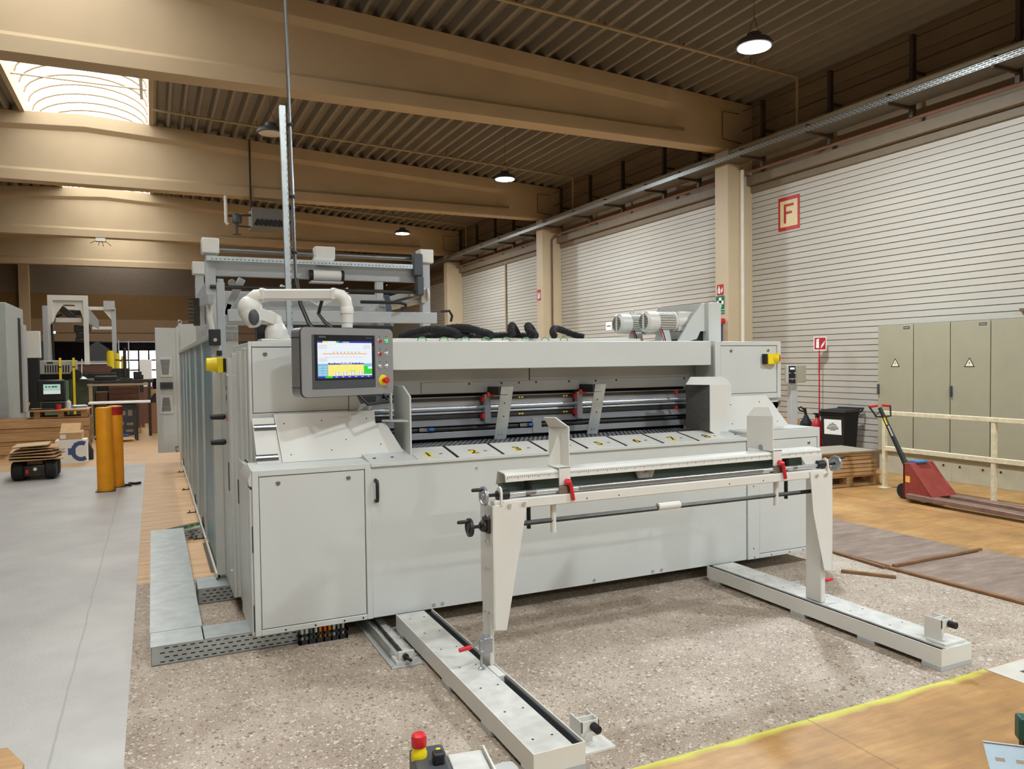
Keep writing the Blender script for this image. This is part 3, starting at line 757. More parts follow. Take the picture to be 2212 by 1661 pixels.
# side guides
b = MB().prism([(1.55, 5.30, 1.13), (1.55, 4.925, 1.118), (1.55, 4.925, 1.525), (1.55, 5.08, 1.592), (1.55, 5.30, 1.592)], (.012, 0, 0))
g = b.build('left_side_guide', GREY, mb, bevel=.002)
MB().prism([(1.40, 5.08, 1.352), (1.55, 4.95, 1.352), (1.55, 5.1, 1.352), (1.42, 5.12, 1.352)], (0, 0, .012)).build('bracket', GREY, g, bevel=.002)
MB().box(1.46, 1.472, 5.06, 5.10, 1.36, 1.56).build('rib', GREY, g, bevel=.002)
b = MB().box(4.10, 4.108, 4.965, 5.27, 1.168, 1.54); g = b.build('right_side_guide', paint('brushed_dark_grey', (98, 96, 92), .5, .2, var=.15, scale=14, stretch=(1, 1, 8)), mb, bevel=.001)
b = MB().prism([(4.10, 4.955, 1.54), (4.32, 4.955, 1.53), (4.322, 4.955, 1.455), (4.195, 4.955, 1.115), (4.10, 4.955, 1.165)], (0, .008, 0)); b.build('front_cheek', CREAM, g, bevel=.001)
b = MB().prism([(4.10, 4.955, 1.54), (4.32, 4.955, 1.53), (4.315, 4.99, 1.575), (4.285, 5.02, 1.60), (4.02, 5.10, 1.602), (4.0, 5.14, 1.54)], (0, .006, .004)); b.build('top_flange', CREAM, g, bevel=.001)
# top cable duct
MB().box(1.38, 3.84, 5.55, 5.70, 1.906, 1.935).build('cable_duct', CREAM, mb, bevel=.004)
for k in range(8):
    x = 1.82 + .172 * k
    pts = [(x - .03, 5.45, 1.91)] + [(x + .035 * math.cos(PI - PI * i / 8), 5.45, 1.912 + .028 * math.sin(PI * i / 8)) for i in range(9)]
    MB().tube(pts, .004, 6).build('earth_wire', paint('green_wire', (90, 150, 90), .5), mb)

# right cabinet
rc = thing('drive_cabinet', 'light grey cabinet at the right end of the machine with yellow stop switch', 'cabinet', (4.75, 5.4, .11))
b = MB().box(4.35, 5.143, FY + .03, 6.1, .112, 1.14)
framed_front(b, 4.35, 5.145, .112, 1.158, FY, .03, 4.475, 5.12, .145, 1.08)
b.box(4.347, 5.145, FY + .002, 6.0, 1.14, 1.158)
b.build('lower_case', GREY, rc, bevel=.004)
d = MB().box(4.479, 5.116, FY + .006, FY + .028, .149, 1.076).build('door', GREY, rc, bevel=.003)
lock(d, (5.022, FY + .006, 1.033))
b = MB()
for x in (4.42, 4.6, 4.8, 4.95): hole(b, (x, FY, .127), .006)
for z in (.2, .71): hole(b, (4.41, FY, z), .006)
b.build('fixing_holes', BLACK, rc)['kind'] = 'stuff'
b = MB().box(4.325, 5.05, UY + .03, 6.2, 1.16, 1.895)
framed_front(b, 4.318, 5.054, 1.40, 1.90, UY, .03, 4.378, 5.012, 1.446, 1.863)
b.build('upper_case', GREY, rc, bevel=.004)
d = MB().box(4.382, 5.008, UY + .006, UY + .028, 1.45, 1.859).build('door', GREY, rc, bevel=.003)
lock(d, (4.493, UY + .006, 1.818)); lock(d, (4.909, UY + .006, 1.82))
s = MB().box(4.84, 4.862, UY - .04, UY + .006, 1.70, 1.79).build('stop_switch_base', BLACK, d, bevel=.003)
b = MB().box(4.862, 4.95, UY - .05, UY + .004, 1.70, 1.79)
b.lathe([(.042, 0), (.047, .03), (.045, .05), (.036, .05), (.036, .01)], (4.945, UY - .02, 1.75), (.72, -.69, 0), 20); b.build('stop_switch_shroud', YEL, d, bevel=.004)
MB().lathe([(.02, .0), (.03, .02), (.031, .052), (.024, .06)], (4.945, UY - .02, 1.75), (.72, -.69, 0), 20).build('stop_button', RED, d)
def sr(x, t, off=0.0): return (x, UY - .03 - .10 * t - off, 1.432 - .285 * t)
b = MB().prism([sr(4.32, 0), sr(4.848, 0), sr(5.03, 1), sr(4.22, 1)], (0, -.004, -.001)); b.build('sloped_cover', CREAM, rc, bevel=.001)
b = MB()
for x, t in ((4.43, .25), (4.75, .2), (4.9, .8), (4.4, .8)): bolt(b, sr(x, t, .003), (0, -1, -.3), .005, .003)
b.build('cover_screws', DARKST, rc)['kind'] = 'stuff'
b = MB().box(4.95, 5.10, 5.16, 5.35, 1.16, 1.205).cyl((5.10, 5.2, 1.18), (5.115, 5.2, 1.18), .014, seg=10)
b.build('slide_rail', STEEL, rc, bevel=.004)
b = MB().prism([(4.98, 5.18, 1.36), (5.075, 5.18, 1.365), (5.075, 5.18, 1.35), (5.03, 5.18, 1.30)], (0, .04, 0)); b.build('bracket', DGREY, rc)

# two geared motors and their mounting block on top
def motor(x0, y, z, label):
    t = thing('gear_motor', label, 'motor', (x0 + .2, y, 1.905), 'geared motors on the machine top')
    b = MB().lathe([(.02, 0), (.075, .002), (.092, .02), (.095, .05), (.095, .12), (.088, .125)], (x0, y, z), (1, 0, 0), 28)
    fan = b.build('fan_cover', CREAM, t)
    b = MB()
    for i in range(-4, 5):
        h = math.sqrt(max(0, .066 ** 2 - (i * .015) ** 2))
        for s in (-1, 1):
            if h > .02: b.box(x0 - .0015, x0 + .001, y + s * .016 if s > 0 else y - h, y + h if s > 0 else y - .016, z + i * .015 - .004, z + i * .015 + .004)
    b.build('fan_slots', BLACK, fan, smooth=False)['kind'] = 'stuff'
    b = MB().cyl((x0 + .12, y, z), (x0 + .30, y, z), .066, seg=24)
    for i in range(26):
        a = 2 * PI * i / 26; u = Vector((0, math.cos(a), math.sin(a)))
        b.obox((x0 + .205, y + u.y * .077, z + u.z * .077), (.16, .028, .006), Matrix.Rotation(a, 3, 'X'))
    b.build('finned_body', CREAM, t)
    b = MB().lathe([(.066, .29), (.095, .295), (.095, .315), (.08, .33), (.085, .43), (.06, .44)], (x0, y, z), (1, 0, 0), 20)
    b.box(x0 + .33, x0 + .52, y - .07, y + .07, z - .085, z + .09); b.build('gearbox', CREAM, t, bevel=.006)
    MB().tube([(x0 + .17 + .018 * math.cos(2 * PI * i / 12), y, z + .105 + .018 * math.sin(2 * PI * i / 12)) for i in range(12)], .005, 6, closed=True).cyl((x0 + .17, y, z + .06), (x0 + .17, y, z + .09), .008, seg=8).build('lifting_eye', CHROME, t)
    b = MB().prism([(x0 + .15, y - .05, 1.91), (x0 + .27, y - .05, 1.91), (x0 + .24, y - .05, z - .06), (x0 + .18, y - .05, z - .06)], (0, .1, 0)); b.build('foot', GREY, t, bevel=.004)
    for c, dx in ((RED, 0), (BLACK, .02)):
        MB().tube([(x0 + .12 + dx, y - .07, z - .06), (x0 + .13 + dx, y - .09, z - .10), (x0 + .16 + dx, y - .08, 1.912)], .005, 6).build('wire', c, t)
motor(3.915, 5.62, 2.085, 'white geared motor in front of the pair on the machine top')
motor(3.87, 5.98, 2.085, 'white geared motor behind its twin on the machine top, partly hidden')
t = thing('motor_block', 'light grey gusseted motor bracket on the right top of the machine', 'bracket', (4.43, 5.6, 1.906))
b = MB().prism([(4.180, 5.48, 1.906), (4.220, 5.48, 1.960), (4.330, 5.48, 2.110), (4.450, 5.48, 2.250), (4.570, 5.48, 2.250), (4.570, 5.48, 2.000), (4.430, 5.48, 2.000), (4.390, 5.48, 1.930), (4.280, 5.48, 1.906)], (0, .02, 0))
b.build('gusset', GREY, t, bevel=.002)
MB().box(4.49, 4.63, 5.44, 6.2, 1.906, 2.255).build('end_box', GREY, t, bevel=.004)
MB().box(4.23, 4.49, 5.52, 6.1, 1.906, 1.93).box(4.35, 4.49, 5.52, 5.54, 1.93, 2.0).build('base_plate', BLACK, t, smooth=False)
MB().box(3.3, 4.35, 6.3, 6.36, 1.93, 1.96).box(3.3, 3.34, 6.3, 6.36, 1.9, 1.93).build('rear_rail', CREAM, t, bevel=.003)
# corrugated hoses
def hose(pts, r, label):
    # smooth the path, then ring it
    P = [Vector(p) for p in pts]; out = []
    n = len(P)
    for i in range(n - 1):
        p0, p1, p2, p3 = P[max(i - 1, 0)], P[i], P[i + 1], P[min(i + 2, n - 1)]
        for k in range(24):
            t = k / 24
            out.append(.5 * ((2 * p1) + (-p0 + p2) * t + (2 * p0 - 5 * p1 + 4 * p2 - p3) * t * t + (-p0 + 3 * p1 - 3 * p2 + p3) * t ** 3))
    dist = 0; pl = []; rs = []; last = None
    for q in out:
        if last is not None: dist += (q - last).length
        last = q
        pl.append(q); rs.append(r * (1.0 if int(dist / .009) % 2 else .84))
    tag(MB().tube(pl, rs, 10).build('corrugated_hose', RUBBER, smooth=False), label, 'hose', 'corrugated hoses on the machine top')
hz = 1.955
hose([(1.76, 5.85, hz), (1.86, 5.8, 1.985), (1.97, 5.7, 2.01), (2.10, 5.58, 1.99), (2.14, 5.52, hz)], .032, 'thick black corrugated hose at the left end of the hose row on the machine top')
hose([(1.80, 6.0, hz), (1.98, 5.95, 1.96), (2.20, 5.9, 1.975), (2.40, 5.85, hz)], .028, 'black corrugated hose lying low behind the left end of the hose row')
hose([(2.05, 5.9, 1.96), (2.16, 5.8, 2.02), (2.28, 5.68, 2.02), (2.38, 5.55, 1.97), (2.41, 5.5, hz)], .034, 'thickest black corrugated hose arching second from the left on the machine top')
hose([(2.20, 5.95, 1.98), (2.34, 5.85, 2.01), (2.46, 5.75, 1.99), (2.45, 5.6, hz)], .030, 'black corrugated hose tucked between the two left hose arches')
hose([(2.45, 6.0, hz), (2.6, 5.95, 1.97), (2.8, 5.9, 1.975), (2.98, 5.85, hz)], .028, 'black corrugated hose lying low behind the right hose arches')
hose([(2.59, 5.5, hz), (2.585, 5.52, 2.0), (2.63, 5.6, 2.04), (2.72, 5.75, 2.03), (2.82, 5.9, 1.99)], .030, 'black corrugated hose bending steeply down in the middle of the hose row')
hose([(2.80, 5.5, hz), (2.76, 5.55, 2.0), (2.80, 5.65, 2.04), (2.90, 5.8, 2.03), (3.02, 5.95, 1.97)], .032, 'black corrugated hose second from the right on the machine top')
hose([(3.02, 5.6, hz), (3.03, 5.65, 1.99), (3.10, 5.75, 2.025), (3.22, 5.85, 2.02), (3.34, 5.85, 1.98), (3.42, 5.8, hz)], .030, 'black corrugated hose forming the rightmost arch on the machine top')

# ------------------------------------------------------------------ control screen on its swing arm
ca = thing('operator_terminal', 'grey operator panel with lit touch screen hung from a white swing arm', 'control panel', (.74, 5.28, 1.9))
b = MB().box(.64, .84, 5.17, 5.37, 1.90, 1.918); b.build('arm_base', CREAM, ca, bevel=.006)
b = MB().lathe([(.072, 0), (.072, .05), (.066, .07), (.05, .10), (.035, .12)], (.745, 5.24, 1.918), (0, 0, 1), 28); b.build('arm_foot', CREAM, ca)
def apt(px, py, d):  # a point of the arm, given by where the arm stands (x along the arm plane)
    return Vector((px, 5.20 - (px - .71) * .47 + d, py))
b = MB().tube([(.745, 5.24, 2.0), (.735, 5.24, 2.04), (.70, 5.24, 2.06), (.65, 5.25, 2.06)], [.05, .052, .05, .046], 16)
b.obox((.68, 5.235, 2.065), (.12, .10, .075), Matrix.Rotation(.35, 3, 'Y')); b.build('lower_elbow', CREAM, ca, bevel=.012)
b = MB().tube([(.615, 5.25, 2.015), (.60, 5.255, 2.06), (.59, 5.258, 2.11), (.60, 5.255, 2.16), (.63, 5.24, 2.195), (.68, 5.22, 2.205)], [.03, .055, .066, .06, .05, .042], 18)
b.ball((.585, 5.252, 2.115), .078, (1, 1, 1.12), 24).tube([(.585, 5.245, 2.09), (.60, 5.225, 2.05), (.615, 5.21, 2.015), (.62, 5.205, 2.0)], [.07, .066, .05, .02], 18); b.build('upper_elbow', CREAM, ca)
b = MB().ball((.598, 5.172, 2.055), .036, (.95, .5, 1.45), 18); b.build('elbow_cap', DGREY, ca)
p0, p1 = Vector((.665, 5.225, 2.205)), Vector((1.085, 5.03, 2.20))
d_ = (p1 - p0).normalized(); nrm = d_.cross(Vector((0, 0, 1))).normalized()
def rect(p, w, h): return [p + nrm * w * a + Vector((0, 0, h * c)) for a, c in ((-1, -.7), (-.7, -1), (.7, -1), (1, -.7), (1, .7), (.7, 1), (-.7, 1), (-1, .7))]
MB().loft([rect(p0, .036, .036), rect(p1, .036, .036)]).build('arm_tube', CREAM, ca)
for q_ in (p0, p1): MB().loft([rect(q_ - d_ * .012, .043, .043), rect(q_ + d_ * .011, .043, .043)]).build('tube_collar', CREAM, ca)
b = MB()
e0 = p1 + d_ * .005
b.tube([e0, e0 + d_ * .04 + Vector((0, 0, -.008)), e0 + d_ * .065 + Vector((0, 0, -.035)), e0 + d_ * .075 + Vector((0, 0, -.09))], [.042, .042, .042, .04], 18); b.build('end_elbow', CREAM, ca)
e1 = e0 + d_ * .075
HB = Vector((e1.x, e1.y, 0))
b = MB().lathe([(.036, 0), (.036, .03), (.04, .032), (.04, .09), (.044, .092), (.044, .13), (.038, .14)], (HB.x, HB.y, 1.985), (0, 0, 1), 24); b.build('panel_coupling', CREAM, ca)
# panel housing (turned 20 degrees about the vertical)
TH = math.radians(20)
HM = Matrix.Translation((1.134, 4.844, 1.761)) @ Matrix.Rotation(TH, 4, 'Z')   # local: x right, -y out of the screen, z up
HW, HH = .676, .428
def rrect(w, h, r, y, n=5):
    out = []
    for cx, cz, a0 in ((w / 2 - r, h / 2 - r, 0), (-w / 2 + r, h / 2 - r, PI / 2), (-w / 2 + r, -h / 2 + r, PI), (w / 2 - r, -h / 2 + r, 3 * PI / 2)):
        for i in range(n + 1):
            a = a0 + PI / 2 * i / n; out.append((cx + r * math.cos(a), y, cz + r * math.sin(a)))
    return out
MB(HM).loft([rrect(HW, HH, .035, .0), rrect(HW, HH, .035, .012)]).build('front_bezel', MGREY, ca)
MB(HM).loft([rrect(HW + .006, HH + .006, .037, .012), rrect(HW + .006, HH + .006, .037, .018)]).build('gasket', BLACK, ca)
MB(HM).loft([rrect(HW, HH, .035, .018), rrect(HW, HH, .035, .12)]).build('housing', SILV, ca)
b = MB(HM).loft([rrect(HW + .003, .05, .02, .02), rrect(HW + .003, .05, .02, .122)])
bpy.data.meshes  # (corner caps follow)
b.bm.clear()
for s in (-1, 1):
    b.box(-HW / 2 - .002, -HW / 2 + .02, .02, .121, s * (HH / 2 - .06) - .0015, s * (HH / 2 - .06) + .0015)
b.build('corner_joint', BLACK, ca, smooth=False)
MB(HM).box(-.268, .195, -.004, .0, -.165, .170).build('display_frame', DGREY, ca, bevel=.004)
MB(HM).box(-.252, .185, -.006, -.004, -.112, .168).build('display_glass', paint('black_glass', (14, 18, 26), .12), ca, smooth=False)
# lit picture on the display
sx0, sx1, sz0, sz1 = -.233, .165, -.100, .130
def scr(u0, u1, v0, v1, y): return (sx0 + (sx1 - sx0) * u0, sx0 + (sx1 - sx0) * u1, y - .0003, y, sz0 + (sz1 - sz0) * v0, sz0 + (sz1 - sz0) * v1)
cols = [glow('screen_white', (236, 242, 250), .9), glow('screen_blue', (20, 40, 190), .8), glow('screen_yellow', (250, 238, 120), .9), glow('screen_green', (20, 220, 40), .8), glow('screen_light_blue', (130, 196, 226), .85), glow('screen_orange', (250, 170, 60), .9), glow('screen_grey', (130, 132, 140), .5), glow('screen_black', (30, 30, 40), .3)]
b = MB(HM)
def s_(mi, u0, u1, v0, v1, k=1):
    b.mi = mi; b.box(*scr(u0, u1, v0, v1, -.006 - .0004 * k))
s_(0, 0, 1, 0, 1)
s_(1, 0, 1, .955, 1, 2); s_(2, .09, .18, .955, 1, 3); s_(0, .18, .33, .955, 1, 3); s_(3, .33, .38, .96, .995, 3)
s_(1, 0, 1, 0, .055, 2); s_(3, .13, .26, 0, .055, 3); s_(4, 0, .18, .055, .39, 2); s_(1, .18, .84, .365, .40, 2); s_(2, .18, .84, .055, .365, 2); s_(4, .84, 1, .30, .39, 2)
s_(3, .84, 1, .09, .24, 3); s_(3, .84, .92, .24, .32, 3); s_(5, .09, .90, .645, .668, 2); s_(3, .57, .68, .185, .195, 4)
for k in range(4): s_(0, .29 + .145 * k, .39 + .145 * k, .07, .17, 3)
for k in range(4):
    for a in (.305, .36):
        for v in (.085, .14): s_(7, a + .145 * k, a + .02 + .145 * k, v, v + .015, 4)
for v, us, mi in ((.92, [.25 + .067 * k for k in range(8)], 2), (.70, [.285 + .067 * k for k in range(8)], 6), (.60, [.25, .345, .45, .52, .585, .65, .715], 2), (.41, [.2, .3, .43, .49, .58, .625, .69, .755], 6), (.565, [.13 + .04 * k for k in range(18)], 6)):
    for u in us: s_(mi, u - .008, u + .008, v - (.012 if v != .565 else .004), v + (.012 if v != .565 else .004), 2)
for (u0, v0, nu) in ((.02, .80, 6), (.84, .80, 5), (.02, .45, 6)):
    for i in range(nu):
        for j in range(4): s_(6, u0 + i * .025 + (j % 2) * .012, u0 + i * .025 + (j % 2) * .012 + .008, v0 + j * .028, v0 + j * .028 + .012, 2)
for k in range(6): s_(0, .31 + .12 * k, .35 + .12 * k, .02, .034, 3)
s_(0, .45, .57, .97, .984, 3); s_(0, .40, .62, .378, .388, 3)
for k in range(8):
    s_(2 if k % 2 else 0, .29 + .07 * k, .335 + .07 * k, .31, .322, 3)
    s_(0, .01 + .09 * (k % 2), .07 + .09 * (k % 2), .09 + .07 * (k // 2), .10 + .07 * (k // 2), 3)
b.build('screen_picture', cols, ca, smooth=False)
RX90 = Matrix.Rotation(PI / 2, 4, 'X')
b = MB(HM).text('SIEMENS', .013, Matrix.Translation((-.222, -.0066, .155)) @ RX90, .0003, 'LEFT'); b.text('SIMATIC HMI', .007, Matrix.Translation((.165, -.0066, .152)) @ RX90, .0003, 'RIGHT')
b.build('display_lettering', paint('teal_print', (120, 170, 176), .5), ca, smooth=False)
b = MB(HM)
for z in (.095, .083, .071): b.box(.172, .180, -.0066, -.006, z, z + .006)
b.build('display_side_keys', DGREY, ca, smooth=False)
# push buttons and stop button
GLB = glow('green_lit_button', (30, 230, 110), .9)
for x, z, m in ((.232, .135, REDS), (.284, .135, GLB), (.232, .050, REDS), (.284, .050, CHROME), (.232, -.032, CHROME), (.284, -.032, CHROME)):
    r_ = MB(HM).lathe([(.0165, 0), (.0165, .004), (.013, .007)], (x, 0, z), (0, -1, 0), 18).build('button_ring', CHROME, ca)
    MB(HM).lathe([(.012, .005), (.012, .009), (.009, .0105)], (x, 0, z), (0, -1, 0), 18).build('push_button', m, r_)
    MB(HM).box(x - .004, x + .004, -.0005, .0, z + .026, z + .034).build('button_symbol', DGREY, ca, smooth=False)
MB(HM).lathe([(.036, 0), (.036, .002), (.030, .004)], (.256, 0, -.122), (0, -1, 0), 28).build('stop_ring', YEL, ca)
MB(HM).lathe([(.012, .003), (.012, .03), (.021, .032), (.022, .042), (.017, .05)], (.256, 0, -.122), (0, -1, 0), 24).build('stop_button', RED, ca)
# grip under the panel
b = MB(HM); o_ = [(.07, -.215), (.25, -.215), (.255, -.235), (.262, -.262), (.10, -.272), (.085, -.245)]
b.prism([(x, .01, z) for x, z in o_], (0, .03, 0))
b.build('grip_plate', DGREY, ca, bevel=.004)
b = MB(HM).tube([(.07, -.0, -.217), (.10, -.045, -.275), (.262, -.045, -.262), (.258, -.0, -.217)], .010, 10); b.build('grip_bar', BLACK, ca)
MB(HM).box(.105, .20, .005, .012, -.262, -.225).build('grip_recess', BLACK, ca, bevel=.004)
tag(MB().tube([(1.055, 5.25, 2.20), (1.03, 5.28, 2.09), (1.06, 5.22, 2.03), (1.09, 5.10, 1.985)], .012, 8).build('supply_cable', BLACK), 'short black cable dropping behind the control screen', 'cable')
# ------------------------------------------------------------------ floor rails in front of the machine
def floor_rail(x0, x1, slot_right, label):
    t = thing('floor_rail', label, 'floor rail', ((x0 + x1) / 2, 3.8, 0), 'floor rails under the sliding stand')
    y0, y1, z0, z1 = 2.80, 4.785, .028, .122
    b = MB().box(x0, x1, y0, y0 + .006, z0, z1).box(x0, x0 + .006, y0 + .006, y1, z0, z1).box(x1 - .006, x1, y0 + .006, y1, z0, z1).box(x0 + .006, x1 - .006, y0 + .006, y1, z0, z0 + .006)
    b.build('channel', CREAM, t)
    if slot_right: px0, px1, sx = x0 + .006, x1 - .058, x1 - .03
    else: px0, px1, sx = x0 + .05, x1 - .006, x0 + .028
    b = MB().box(px0, px1, y0 + .006, y1 - .006, z1 - .012, z1 - .001)
    cv = b.build('cover_plate', WORN, t, bevel=.0015)
    b = MB()
    y = y0 + .12
    while y < y1 - .1:
        for x in (px0 + .05, px1 - .04): b.cyl((x, y, z1 - .0012), (x, y, z1 - .0002), .006, seg=8)
        y += .29
    b.build('screw', DARKST, cv)['kind'] = 'stuff'
    MB().box(sx - .022, sx + .022, y0 + .006, y1 - .006, z0 + .006, z0 + .03).build('slot_base', DARKST, t, smooth=False)
    wall = (sx + .014, sx + .020) if slot_right else (sx - .020, sx - .014)
    MB().box(wall[0], wall[1], y0 + .02, y1 - .02, z0 + .03, z1 - .012).build('slot_guide', DGREY, t, smooth=False)
    for y in (2.86, 3.3, 3.85, 4.7):
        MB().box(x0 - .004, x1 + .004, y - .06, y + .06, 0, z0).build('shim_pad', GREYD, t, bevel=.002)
floor_rail(1.39, 1.638, True, 'white floor rail nearest the left, under the left post of the stand')
floor_rail(3.92, 4.175, False, 'white floor rail at the right, under the right post of the stand')
# end stops
def stop_block(x, y, zb, label):
    t = thing('end_stop', label, 'end stop', (x, y, zb), 'end stops of the floor rails')
    MB().box(x - .085, x + .09, y - .035, y + .085, zb, zb + .014).build('base_plate', CREAM, t, bevel=.002)
    b = MB().box(x - .065, x - .059, y + .0, y + .11, zb + .014, zb + .135).box(x + .02, x + .026, y + .0, y + .11, zb + .085, zb + .135)
    b.box(x - .065, x + .026, y + .0, y + .006, zb + .085, zb + .135).box(x - .06, x + .022, y + .05, y + .056, zb + .014, zb + .135)
    b.build('bracket', CREAM, t, bevel=.001)
    MB().cyl((x - .005, y + .0, zb + .108), (x - .005, y - .045, zb + .108), .019, seg=18).build('rubber_buffer', RUBBER, t, bevel=.002)
stop_block(1.76, 2.93, 0, 'small white end stop with black rubber buffer on the concrete beside the left rail')
stop_block(4.07, 2.86, .122, 'small white end stop with black rubber buffer on the end of the right rail')

# ------------------------------------------------------------------ spindle slides half under the machine
def spindle(x0, label):
    t = thing('spindle_slide', label, 'slide', (x0 + .1, 4.6, 0))
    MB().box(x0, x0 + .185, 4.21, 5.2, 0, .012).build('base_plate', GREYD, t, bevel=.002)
    MB().box(x0 + .03, x0 + .155, 4.23, 5.2, .012, .036).build('bed', WORN, t, bevel=.002)
    b = MB().box(x0 + .022, x0 + .026, 4.33, 5.2, .036, .085).box(x0 + .022, x0 + .06, 4.33, 5.2, .034, .038); b.build('angle_rail', GALV, t, smooth=False)
    b = MB().tube([(x0 + .085, 4.26, .055), (x0 + .085, 5.2, .055)], .011, 10)
    sp_ = b.build('spindle', DARKST, t)
    b = MB()
    for k in range(5): b.cyl((x0 + .085, 4.4 + k * .12, .055), (x0 + .085, 4.404 + k * .12, .055), .0125, seg=10)
    b.build('graduation', BLACK, sp_)['kind'] = 'stuff'
    MB().box(x0 + .045, x0 + .14, 4.235, 4.255, .036, .085).build('end_bearing', WORN, t, bevel=.003)
    b = MB().cyl((x0 + .085, 4.235, .058), (x0 + .085, 4.215, .058), .018, seg=12).cyl((x0 + .085, 4.22, .058), (x0 + .10, 4.17, .052), .009, seg=8); b.build('crank_socket', BLACK, t)
    b = MB()
    for y in (4.26, 4.42, 4.58, 4.74): b.cyl((x0 + .15, y, .036), (x0 + .15, y, .052), .011, seg=6).cyl((x0 + .05, y + .05, .038), (x0 + .05, y + .05, .05), .008, seg=6)
    b.cyl((x0 + .012, 4.235, .012), (x0 + .012, 4.235, .016), .008, seg=8)
    b.build('hex_bolts', CHROME, t)['kind'] = 'stuff'
spindle(1.197, 'spindle slide with black crank socket on the floor left of the left rail')
spindle(4.20, 'spindle slide on the floor right of the right rail, partly hidden by the stand')

# ------------------------------------------------------------------ the height-adjustable stand
st = thing('adjustable_stand', 'white height-adjustable stand with two posts and a long guide rail in front of the machine', 'stand', (2.8, 3.72, .122))
b = MB().box(1.607, 1.637, 3.755, 3.85, .06, .97); b.build('post', CREAM, st, bevel=.006)
b = MB().box(3.975, 4.018, 3.70, 3.83, .124, .97); b.build('post', CREAM, st, bevel=.006)
MB().box(1.588, 1.632, 3.60, 3.75, .075, .118).build('slide_shoe', CREAM, st, bevel=.003)
b = MB().prism([(1.600, 3.66, .335), (1.668, 3.66, .326), (1.80, 3.66, 1.003), (1.66, 3.66, 1.012), (1.652, 3.66, .996), (1.600, 3.66, .996)], (0, .006, 0))
b.prism([(1.600, 3.66, .335), (1.600, 3.66, .996), (1.600, 3.83, .992), (1.600, 3.83, .46)], (-.006, 0, 0))
br1 = b.build('gusset_bracket', CREAM, st, bevel=.002)
b = MB().prism([(3.842, 3.66, 1.012), (4.041, 3.66, 1.002), (4.033, 3.66, .342), (3.965, 3.66, .354), (3.868, 3.66, .745)], (0, .006, 0))
b.prism([(4.04, 3.66, .345), (4.04, 3.66, 1.002), (4.04, 3.83, 1.0), (4.04, 3.83, .46)], (-.006, 0, 0))
br2 = b.build('gusset_bracket', CREAM, st, bevel=.002)
b = MB()
for x, z in ((1.69, .99), (1.775, .993)): bolt(b, (x, 3.66, z), (0, -1, 0), .011, .01)
for z in (.94, .80, .66, .42): bolt(b, (1.594, 3.71, z), (-1, 0, 0), .009, .008); bolt(b, (1.594, 3.76, z - .008), (-1, 0, 0), .009, .008)
b.build('bolts', CHROME, br1)['kind'] = 'stuff'
b = MB()
for x in (3.895, 3.975): bolt(b, (x, 3.66, .985), (0, -1, 0), .011, .01)
b.build('bolts', CHROME, br2)['kind'] = 'stuff'
b = MB().box(1.61, 4.03, 3.667, 3.73, .966, 1.020); b.build('cross_beam', CREAM, st, bevel=.006)
b = MB()
for x in (2.17, 2.38, 3.18, 3.45): b.cyl((x, 3.667, .985), (x, 3.6655, .985), .004, seg=8)
b.build('thread_holes', DARKST, st)['kind'] = 'stuff'
# guide rail: an inverted channel with a scale
def chan(x): return [(x, 3.70, 1.107), (x, 3.704, 1.141), (x, 3.716, 1.152), (x, 3.80, 1.157), (x, 3.812, 1.150), (x, 3.835, 1.078), (x, 3.830, 1.078), (x, 3.808, 1.146), (x, 3.80, 1.152), (x, 3.718, 1.147), (x, 3.709, 1.140), (x, 3.705, 1.107)]
rl = MB().loft([chan(1.69), chan(3.985)]).build('guide_rail', CREAM, st)
b = MB().box(3.86, 3.985, 3.70, 3.704, 1.03, 1.11); b.prism([(3.86, 3.70, 1.03), (3.80, 3.70, 1.11), (3.86, 3.70, 1.11)], (0, .004, 0)); b.build('rail_end_plate', CREAM, rl)
b = MB()
x = 1.70
k = 0
while x < 3.98: b.box(x, x + .003, 3.6995, 3.7005, 1.128 if k % 5 else 1.122, 1.137); x += .0125; k += 1
b.build('scale_marks', paint('scale_grey', (120, 120, 120), .5), rl, smooth=False)['kind'] = 'stuff'
b = MB().prism([(1.70, 3.79, 1.03), (1.70, 3.84, 1.10), (1.70, 3.845, 1.10), (1.70, 3.795, 1.03)], (2.27, 0, 0)); b.build('mirror_strip', paint('green_grey_strip', (120, 138, 132), .3, .4), rl)
for x, m in ((1.853, BLACK), (3.73, BLACK)):
    MB().cyl((x, 3.76, .832), (x, 3.76, 1.14), .012, seg=12).cyl((x, 3.76, 1.02), (x, 3.76, 1.14), .022, seg=12).build('guide_rod', m, st)
for x in (1.985, 3.605):
    MB().cyl((x, 3.70 + .02, .806), (x, 3.72, 1.0), .0165, seg=14).build('sleeve', CREAM, st)
b = MB().lathe([(.012, .0), (.03, .05), (.03, .052)], (2.60, 3.78, 1.05), (0, 0, 1), 14).lathe([(.012, .0), (.03, .05), (.03, .052)], (2.675, 3.78, 1.05), (0, 0, 1), 14)
b.box(2.61, 2.66, 3.77, 3.79, 1.05, 1.09); b.build('pulley_pair', CREAM, st, bevel=.002)
